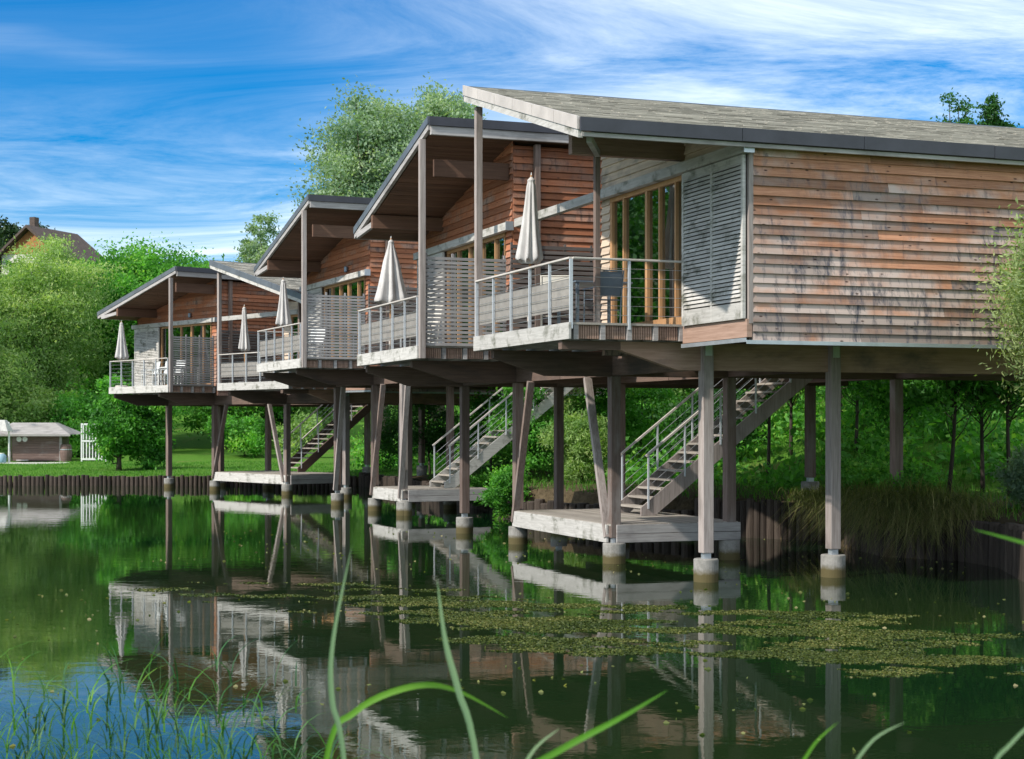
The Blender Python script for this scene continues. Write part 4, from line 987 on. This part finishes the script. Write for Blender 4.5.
bush('low bright green plant at the waterline right of the middle landing stage', 484, 46.8, 1.1, .8, 'leaf_green', 66, leaf=.10, z=.1)
bush('dark leafy bush on the middle bank behind the pale bush', 610, 50, 3.6, 1.5, 'leaf_green', 67)
bush('broad green bush behind the thin trees of the right grove', 800, 66, 4.0, 2.6, 'leaf_green', 68, leaf=.18)
bush('yellowish bush high up behind the rear pile', 890, 72, 4.5, 2.8, 'leaf_willow', 69, leaf=.2)
# row of young thin-stemmed trees under the big house
yt = 'young thin stemmed trees under the nearest house'
spots = [(768, 42, 'first thin trunked tree right of the near staircase'), (791, 45, 'thin trunked tree beside the log wall corner'), (856, 44, 'thin trunked tree just right of the second front pile'),
         (872, 50, 'thin trunked tree further up the slope right of the second front pile'), (900, 40, 'thin trunked tree beside the rear pile on land'), (925, 47, 'slanting thin trunked tree in the middle of the right grove'),
         (948, 35.5, 'dark thin trunked tree standing nearest to the lit grass strip'), (965, 44, 'slim tree behind the lit grass strip'), (983, 37, 'thin trunked tree on the lit grass strip'),
         (1010, 36, 'rightmost thin trunked tree by the log wall'), (830, 54, 'small tree between the two front piles'), (700, 52, 'slim tree behind the near front pile'), (1000, 50, 'leafy tree at the back of the right grove')]
for i, (px, Y, lb) in enumerate(spots):
    tree('young_tree', lb, at_px(px, Y), Y, random.uniform(5.0, 6.4), 1.7, 'leaf_willow' if i % 4 == 1 else 'leaf_green', 70+i, base=.20 if i % 3 else .34, nclump=130, per=105, leaf=.14, group=yt, trunk_r=.045, clump_r=.36)
extra = [(742, 50, 'slim tree seen between the near staircase and the wall'), (776, 58, 'leafy tree far up the slope behind the staircase top'), (815, 62, 'leafy tree behind the rear pile on land'), (842, 48, 'leafy tree close behind the second front pile'),
         (885, 57, 'tree high on the slope left of the rear pile'), (912, 60, 'tree high on the slope right of the rear pile'), (938, 54, 'tree in the back row of the right grove'), (958, 62, 'highest tree of the right grove'), (1018, 44, 'leafy tree touching the right border behind the shrub'), (975, 56, 'bushy tree behind the lit grass strip')]
for i, (px, Y, lb) in enumerate(extra):
    tree('young_tree', lb, at_px(px, Y), Y, random.uniform(5.0, 6.8), 2.1, ('leaf_green', 'leaf_green', 'leaf_willow')[i % 3], 90+i, base=.15, nclump=80, per=100, leaf=.17, group=yt, trunk_r=.05, clump_r=.5)
rng = np.random.default_rng(15)
P = []; T = []
for i in range(1500):
    Y = rng.uniform(38, 100); x = rng.uniform(-.09, .40)*Y
    d = float(shore_sd(np.array([x]), np.array([Y]))[0])
    if d < 3.2 or math.sin(x*.8+2)*math.cos(Y*.35) + rng.normal()*.3 < -.42: continue
    g = gz(x, Y); r = rng.uniform(.3, .8)*(1+Y/120); n = 110
    q = rng.normal(size=(n, 3))*r*.6; q[:, 2] = np.abs(q[:, 2])*.8
    P.append(np.array([x, Y, g]) + q); T.append(np.clip(rng.uniform(0, .6)+rng.uniform(0, .5, n), 0, 1))
o = leaves_obj('undergrowth', np.concatenate(P), .22, M['leaf_green'], None, 19, tone=np.concatenate(T)); tag(o, 'leafy green undergrowth covering the slope behind the houses', 'undergrowth', kind='stuff')
# far woodland: reads as one mass
rng = np.random.default_rng(5)
P = []; T = []
for i in range(560):
    a = rng.uniform(-.60, .62); Y = rng.uniform(118, 175); x = a*Y
    g = float(ground_z(np.array([x]), np.array([Y]))[0]); r = rng.uniform(1.8, 3.4); hh = g + rng.uniform(1, 5.2)
    if x < -30: hh = min(hh, 2.55 + 146*Y/1620)
    n = 130; P.append(np.array([x, Y, hh]) + rng.normal(size=(n, 3))*r*.55); T.append(np.clip(rng.uniform(0, .6)+rng.uniform(0, .4, n), 0, 1))
o = leaves_obj('woodland', np.concatenate(P), .8, M['leaf_green'], None, 9, tone=np.concatenate(T)); tag(o, 'distant green woodland closing the view behind the lake houses', 'woodland', kind='stuff')
# wood along the left shore: what the windows mirror
P = []; T = []
for i in range(640):
    y = rng.uniform(78, 128); x = -.385*y - 2 - rng.uniform(0, 75); r = rng.uniform(1.5, 3); n = 260
    P.append(np.array([x, y, gz(x, y) + rng.uniform(.6, 21)]) + rng.normal(size=(n, 3))*r*.6); T.append(np.clip(rng.uniform(0, .6)+rng.uniform(0, .4, n), 0, 1))
o = leaves_obj('shore_woodland', np.concatenate(P), .5, M['leaf_dark'], None, 29, tone=np.concatenate(T), aspect=.8); tag(o, 'green woodland along the left shore mirrored in the windows', 'woodland', kind='stuff')

# ------------------------------------------------------------------ strips: grass, reeds
def blades(name, bases, heights, width, mat, seed, lean=.5, parent=None, dirs=None, seg=5, tone=None, drop=.35):
    rng = np.random.default_rng(seed); n = len(bases)
    th = rng.uniform(0, 2*np.pi, n) if dirs is None else dirs
    dv = np.stack([np.cos(th), np.sin(th), np.zeros(n)], 1); sd_ = np.stack([-np.sin(th), np.cos(th), np.zeros(n)], 1)
    ln = lean*rng.uniform(.3, 1.3, n); V = []
    for k in range(seg+1):
        s = k/seg; w = width*(1-s**1.6)*.5 + .0005; curve = ln*s**2
        hz_ = heights*(s - drop*ln*s**(3 if drop < .5 else 2))
        c = bases + dv*(curve*heights)[:, None]; c[:, 2] += hz_
        ww = np.broadcast_to(np.asarray(w), (n,))[:, None]
        V.append(c - sd_*ww); V.append(c + sd_*ww)
    V = np.stack(V, 1); m_ = 2*(seg+1)
    idx = (np.arange(n)*m_)[:, None, None] + np.array([[2*k, 2*k+1, 2*k+3, 2*k+2] for k in range(seg)])[None]
    me = bpy.data.meshes.new(name); me.vertices.add(n*m_); me.vertices.foreach_set('co', V.astype(np.float32).ravel())
    nf = n*seg; me.loops.add(nf*4); me.loops.foreach_set('vertex_index', idx.astype(np.int32).ravel())
    me.polygons.add(nf); me.polygons.foreach_set('loop_start', np.arange(0, nf*4, 4, dtype=np.int32)); me.polygons.foreach_set('loop_total', np.full(nf, 4, dtype=np.int32))
    me.polygons.foreach_set('use_smooth', [True]*nf)
    tt = rng.uniform(0, 1, n) if tone is None else tone
    at = me.attributes.new('tone', 'FLOAT', 'POINT'); at.data.foreach_set('value', np.repeat(tt, m_).astype(np.float32))
    me.materials.append(mat); me.update(calc_edges=True)
    o = bpy.data.objects.new(name, me); COL.objects.link(o)
    if parent: o.parent = parent
    return o
# lawn grass on the visible banks
rng = np.random.default_rng(3)
def scatter(n, x0, x1, y0, y1, dmin, dmax):
    X = rng.uniform(x0, x1, n); Y = rng.uniform(y0, y1, n); d = shore_sd(X, Y); k = (d > dmin) & (d < dmax); X = X[k]; Y = Y[k]
    return np.stack([X, Y, ground_z(X, Y)-.01], 1)
B = scatter(26000, -26, -4, 66, 84, .15, 16); o = blades('lawn_grass', B, rng.uniform(.06, .13, len(B)), .02, M['grassblade'], 1, .5, seg=2)
tag(o, 'short bright lawn grass on the far left bank', 'grass', kind='stuff')
B = scatter(42000, -3, 19, 28, 60, .2, 18); o = blades('bank_grass', B, rng.uniform(.08, .28, len(B)), .016, M['grassblade'], 2, .7, seg=3)
tag(o, 'rough green grass on the slope under the nearest house', 'grass', kind='stuff')
# overhanging dry grasses on the right bank
clumps = [(845, 33.4, .7, 'brownish grass tuft hanging over the log wall corner'), (868, 32.2, .9, 'arching dry grass tuft right of the second front pile'), (890, 31.1, 1.0, 'large overhanging grass tuft in the middle of the right bank'),
          (912, 30.7, 1.05, 'yellowish grass tuft trailing down to the water'), (938, 30.3, 1.0, 'pale overhanging grass tuft next to the right log wall'), (960, 30.0, .7, 'small grass tuft on top of the right log wall'), (822, 35.2, .45, 'short dry grass tuft on the log wall'),
          (878, 31.9, .9, 'dark grass tuft between the larger overhanging tufts'), (925, 30.6, .9, 'thin grass tuft in front of the leafy bush')]
for i, (px, Y, s, lb) in enumerate(clumps):
    x = at_px(px, Y); n = 900; g = .84
    th = rng.normal(-2.0 + rng.normal()*.4, 1.15, n); bs = np.stack([rng.normal(0, .36, n), rng.normal(.22, .22, n), rng.uniform(-.10, .22, n)], 1)
    o = blades('overhanging_grass', bs, s*rng.uniform(.5, 1.2, n), .014, M['drygrass'], 100+i, 1.15, dirs=th, seg=6, drop=1.25)
    o.location = (x, Y, g); tag(o, lb, 'grass tuft', 'grass tufts overhanging the right bank')
# foreground reeds
def reed_clump(name, label, x, y, n, spread, h0, h1, width, seed, mat='reed', group='reeds in the foreground', leaf=True, zb=-.25):
    r = np.random.default_rng(seed); t = thing(name, label, 'reeds', (x, y, 0), 0, group)
    # stems with leaves coming off
    sb = np.stack([r.normal(0, spread, n), r.normal(0, spread*.7, n), np.full(n, zb)], 1)
    sh = r.uniform(h0, h1, n) - zb
    blades('stem', sb, sh, .007, M[mat], seed, .30, parent=t, seg=5)
    lb = []; 
    for i in range(n):
        for q in range(7):
            s = r.uniform(.40, .97); lb.append((sb[i, 0], sb[i, 1], zb + sh[i]*s))
    lb = np.array(lb); blades('leaf', lb, r.uniform(.16, .44, len(lb)), width, M[mat], seed+1, 1.5, parent=t, seg=5)
    return t
k = 0
for px, Y, n, h in ((8, 10.5, 10, .95), (40, 10.0, 9, .85), (75, 10.8, 8, .95), (108, 10.2, 9, .92), (140, 10.6, 9, 1.05), (170, 9.8, 7, .85), (205, 10.3, 7, .78), (262, 9.6, 9, .72), (300, 9.3, 9, .62), (345, 8.6, 8, .72), (250, 11, 5, .85), (20, 9, 10, .75), (100, 9, 10, .70)):
    lbs = ['reeds in the lower left corner', 'reed clump right of the corner reeds', 'third reed clump from the left edge', 'reed clump below the reflected left balcony', 'tallest reed clump in front of the reflected leftmost parasol',
           'thin reeds right of the tallest clump', 'short reeds over the bright sky reflection', 'bright reeds below the slatted screen reflection', 'low reeds at the bottom edge left of centre', 'reed clump at the root of the long arching blade',
           'slender reed stems before the reflected parasols', 'low dense reeds at the bottom left border', 'low dense reeds along the bottom border']
    reed_clump('reed_clump', lbs[k], at_px(px, Y), Y, n, .24, h*.62, h*1.10, .012, 200+k, mat='reed_dark' if k % 3 else 'reed'); k += 1
def long_blade(label, pts, width, mat, seed):
    """pts: world points along the blade"""
    P_ = [Vector(p) for p in pts]; base = P_[0]
    # Catmull-Rom
    Q = []
    for i in range(len(P_)-1):
        p0 = P_[max(i-1, 0)]; p1 = P_[i]; p2 = P_[i+1]; p3 = P_[min(i+2, len(P_)-1)]
        for s in np.linspace(0, 1, 7)[:-1]:
            Q.append(.5*((2*p1)+(-p0+p2)*s+(2*p0-5*p1+4*p2-p3)*s*s+(-p0+3*p1-3*p2+p3)*s**3))
    Q.append(P_[-1]); n = len(Q); vs = []; fs = []
    for i, q in enumerate(Q):
        d = (Q[min(i+1, n-1)]-Q[max(i-1, 0)]).normalized(); side = d.cross(Vector((0.15, -1, .25))).normalized(); up = side.cross(d)
        s = i/(n-1); w = width*.8*(.55+.9*s if s < .35 else .87)*(1 if s < .55 else max(.02, 1-((s-.55)/.45)**1.7))
        vs += [q-base-side*w/2+up*w*.18, q-base, q-base+side*w/2+up*w*.18]
    for i in range(n-1):
        fs += [(3*i, 3*i+1, 3*i+4, 3*i+3), (3*i+1, 3*i+2, 3*i+5, 3*i+4)]
    mb = MB(); mb.add(vs, fs, .5 + .1*seed % .5); o = mb.build('reed', M[mat], smooth=True); o.location = base
    return tag(o, label, 'reed', 'single long reeds close to the camera')
def w3(px, py, Y): return ((px-512)/1620*Y, Y, EYE-(py-423)/1620*Y)
long_blade('pale upright blade left of the centre line', [(w3(372, 1100, 5.2)), w3(345, 770, 5.2), w3(332, 700, 5.2), w3(333, 640, 5.2), w3(352, 545, 5.2)], .024, 'reed_pale', 1)
long_blade('pale upright blade leaning right below the middle staircase reflection', [w3(520, 1100, 5), w3(478, 770, 5), w3(458, 690, 5), w3(445, 640, 5), w3(437, 578, 5)], .028, 'reed_pale', 2)
long_blade('green blade arching to the right over the water', [w3(290, 1050, 5.4), w3(325, 765, 5.4), w3(355, 712, 5.4), w3(410, 687, 5.4), w3(455, 690, 5.5), w3(508, 718, 5.6)], .030, 'reed', 3)
long_blade('bright green slanting blade bottom centre', [w3(400, 900, 4.5), w3(480, 800, 4.5), w3(560, 750, 4.6), w3(620, 718, 4.6), w3(668, 690, 4.7)], .026, 'reed', 4)
long_blade('bright green tip reaching in from the right edge', [w3(1180, 800, 4.4), w3(1120, 600, 4.4), w3(1070, 562, 4.4), w3(1030, 545, 4.4), w3(972, 529, 4.4)], .022, 'reed', 5)
long_blade('pale grey blade curving up in the lower right corner', [w3(940, 1000, 4.2), w3(985, 790, 4.2), w3(1012, 742, 4.2), w3(1060, 700, 4.2)], .016, 'reed_pale', 6)
long_blade('short pale blade at the bottom right of centre', [w3(815, 1000, 4.5), w3(845, 800, 4.5), w3(868, 745, 4.5), w3(905, 722, 4.5)], .014, 'reed_pale', 7)
long_blade('short green blade beside the reflected near pile', [w3(770, 1000, 4.5), w3(793, 800, 4.5), w3(810, 750, 4.5), w3(838, 722, 4.5)], .014, 'reed', 8)
long_blade('wide soft green blade low in the middle', [w3(490, 1000, 4.8), w3(512, 810, 4.8), w3(530, 755, 4.8), w3(560, 728, 4.8)], .016, 'reed_pale', 9)

# ------------------------------------------------------------------ floating algae
def patch(cent, rx, ry, rot, n, thr, seed):
    r = np.random.default_rng(seed); q = r.uniform(-1, 1, (n, 2)); q = q[(q**2).sum(1) < 1]
    X = q[:, 0]*rx; Y = q[:, 1]*ry; c, s = math.cos(rot), math.sin(rot)
    x = cent[0]+X*c-Y*s; y = cent[1]+X*s+Y*c
    f = np.sin(x*1.7+seed)+np.sin(x*.6+y*6.3+seed)*.9+np.sin(x*14+y*37)*.45+np.sin(y*3.1+x*.9)+np.sin(x*4.3-y*5.1)*.7+np.sin(x*9+y*11)*.5 - 2.2*((q**2).sum(1))**2
    k = f > thr; return np.stack([x[k], y[k]], 1)
Q = [patch((2.75, 19.6), 4.2, 2.7, -.20, 150000, -.35, 1), patch((5.4, 17.0), 3.2, 1.5, -.25, 80000, -.3, 2), patch((.3, 22.0), 2.2, 2.3, .1, 60000, -.1, 3),
     patch((-2.4, 23.4), 2.6, 1.9, -.1, 40000, .5, 4), patch((-3.9, 25.0), 2.2, 1.2, 0, 16000, .6, 5)]
Q = np.concatenate(Q); rr_ = np.random.default_rng(1); Pq = np.concatenate([Q, rr_.uniform(.0015, .006, (len(Q), 1))], 1)
o = leaves_obj('floating_algae', Pq, .032, M['algae'], None, 77, aspect=.5, flat_=.97); tag(o, 'yellow green mat of floating algae and weed scraps on the dark water', 'algae', kind='stuff')
q = np.stack([rr_.uniform(-7, 8, 900), rr_.uniform(11, 40, 900), np.full(900, .006)], 1); q = q[shore_sd(q[:, 0], q[:, 1]) < -.4]
q = q[(np.sin(q[:, 0]*1.1+q[:, 1]*.4)+np.sin(q[:, 1]*.9)) > -.2]
o = leaves_obj('floating_leaves', q, .055, M['drygrass'], None, 78, aspect=.7, flat_=.98); tag(o, 'small fallen leaves and bits drifting on the pond surface', 'leaves', kind='stuff')
# ------------------------------------------------------------------ left bank: hut, gate, hill house
Yh = 83.0
t = thing('garden_hut', 'small brown boarded hut with pale flat hipped roof on the left bank', 'hut', (at_px(36, Yh), Yh, gz(at_px(36, Yh), Yh)-.05))
mb = MB()
for i in range(11): mb.box(-1.25, 1.20, -.02-random.uniform(0, .008), 1.8, .1+i*.125, .1+i*.125+.118)
mb.build('wall', M['hutwood'], t)
mb = MB(); mb.add([(-2.3, -.6, 1.45), (1.9, -.6, 1.45), (1.9, 2.4, 1.45), (-2.3, 2.4, 1.45), (-1.4, .6, 2.05), (.8, .6, 2.05), (.8, 1.2, 2.05), (-1.4, 1.2, 2.05)],
       [(0, 1, 5, 4), (1, 2, 6, 5), (2, 3, 7, 6), (3, 0, 4, 7), (4, 5, 6, 7), (0, 3, 2, 1)]); mb.build('roof', M['grey'], t)
mb = MB(); mb.box(-2.32, 1.92, -.63, -.602, 1.36, 1.46); mb.build('gutter', M['grey'], t)
for x in (-.85, -.55):
    mb = MB(); mb.tube([(x, -.06, 1.2), (x, -.03, 1.2)], .13, 16); mb.build('round_lamp', M['white'], t)
for x in (-1.35, 1.28):
    mb = MB(); mb.box(x-.06, x+.06, -.1, .02, 0, 1.44); mb.build('post', M['grey'], t)
mb = MB(); mb.box(-.9, -.3, -.4, -.1, .1, .16); mb.build('step', M['grey'], t)
t = thing('barrel', 'dark wooden barrel standing at the right side of the hut', 'barrel', (at_px(66, Yh), Yh, gz(at_px(66, Yh), Yh)-.02))
mb = MB(); mb.lathe([(.24, 0), (.3, .3), (.31, .5), (.27, .85), (.25, .9)], 16); mb.build('body', M['hutwood'], t)
mb = MB(); mb.lathe([(.312, .62), (.312, .66)], 16); mb.build('hoop', M['steel'], t)
t = thing('picket_gate', 'white two tier slatted frame beside the young hornbeam', 'gate', (at_px(94, 82), 82, gz(at_px(94, 82), 82)))
mb = MB()
for k in range(8): mb.box(-.56+k*.155, -.56+k*.155+.05, -.02, .02, .12, .98); mb.box(-.56+k*.155, -.56+k*.155+.05, -.02, .02, 1.12, 1.85-.0*k)
mb.build('picket', M['white'], t)
mb = MB()
for z_ in (.08, 1.0, 1.85): mb.box(-.62, .62, -.035, .035, z_, z_+.09)
for x in (-.64, .60): mb.box(x-.02, x+.05, -.03, .03, 0, 1.94)
mb.build('gate_frame', M['white'], t)
mb = MB(); xa, xb = at_px(-30, 81.5), at_px(108, 81.5); z_ = gz(at_px(40, 81.5), 81.5)
mb.box(xa, xb, 81.0, 82.6, z_-.3, z_+.06); tag(mb.build('terrace', M['render']), kind='structure')
t = thing('white_awning', 'white folded awning on a pole at the left edge near the hut', 'awning', (at_px(6, 81.4), 81.4, z_))
mb = MB(); mb.tube([(.15, 0, 0), (.15, 0, 2.1)], .04, 8); mb.build('pole', M['white'], t)
mb = MB(); mb.hexa([(-1.2, -.5, 1.75), (.25, -.5, 1.62), (.25, .5, 1.62), (-1.2, .5, 1.75), (-.9, -.2, 2.22), (.0, -.2, 2.2), (.0, .2, 2.2), (-.9, .2, 2.22)]); mb.build('canopy', M['canvas'], t, bevel=.03)
t = thing('blue_container', 'small blue water container at the left border', 'container', (at_px(2, 81.2), 81.2, z_+.05))
mb = MB(); mb.lathe([(.18, 0), (.21, .05), (.21, .36), (.14, .43), (.10, .45)], 20); mb.build('body', M['blue'], t, smooth=True)
mb = MB(); mb.lathe([(.11, .45), (.11, .50)], 16); mb.build('lid', M['white'], t)
# hill house
Yv = 155; xh = at_px(33, Yv); zh = 2.55 + (423-266)*Yv/1620
t = thing('hill_house', 'white house with dark tiled roof and orange gable on the hill among trees', 'house', (xh, Yv, zh-3), -.35)
mb = MB(); mb.box(-3.6, 3.0, 0, 7, 0, 4.2); mb.build('wall', M['render'], t)
mb = MB(); mb.add([(-3.4, -.02, 4.2), (2.8, -.02, 4.2), (-.3, -.02, 6.5), (-3.4, .1, 4.2), (2.8, .1, 4.2), (-.3, .1, 6.5)], [(0, 1, 2), (3, 5, 4), (0, 3, 4, 1), (1, 4, 5, 2), (2, 5, 3, 0)]); mb.build('gable', M['orange'], t)
mb = MB()
mb.add([(-4.3, -.7, 3.75), (-.3, -.7, 6.9), (3.7, -.7, 3.75), (-4.3, 7.6, 3.75), (-.3, 7.6, 6.9), (3.7, 7.6, 3.75), (-4.3, -.7, 3.5), (-.3, -.7, 6.62), (3.7, -.7, 3.5), (-4.3, 7.6, 3.5), (-.3, 7.6, 6.62), (3.7, 7.6, 3.5)],
       [(0, 1, 4, 3), (1, 2, 5, 4), (6, 9, 10, 7), (7, 10, 11, 8), (0, 6, 7, 1), (1, 7, 8, 2), (0, 3, 9, 6), (2, 8, 11, 5), (3, 4, 10, 9), (4, 5, 11, 10)]); rf = mb.build('roof', M['tile'], t)
mb = MB(); mb.box(-1.9, -1.3, 2, 2.7, 5.2, 8.0); mb.build('chimney', M['tile'], rf)
for x in (-2, 1):
    mb = MB(); mb.box(x-.5, x+.5, -.04, -.01, 2.2, 3.4); mb.build('window', M['dark_int'], t)
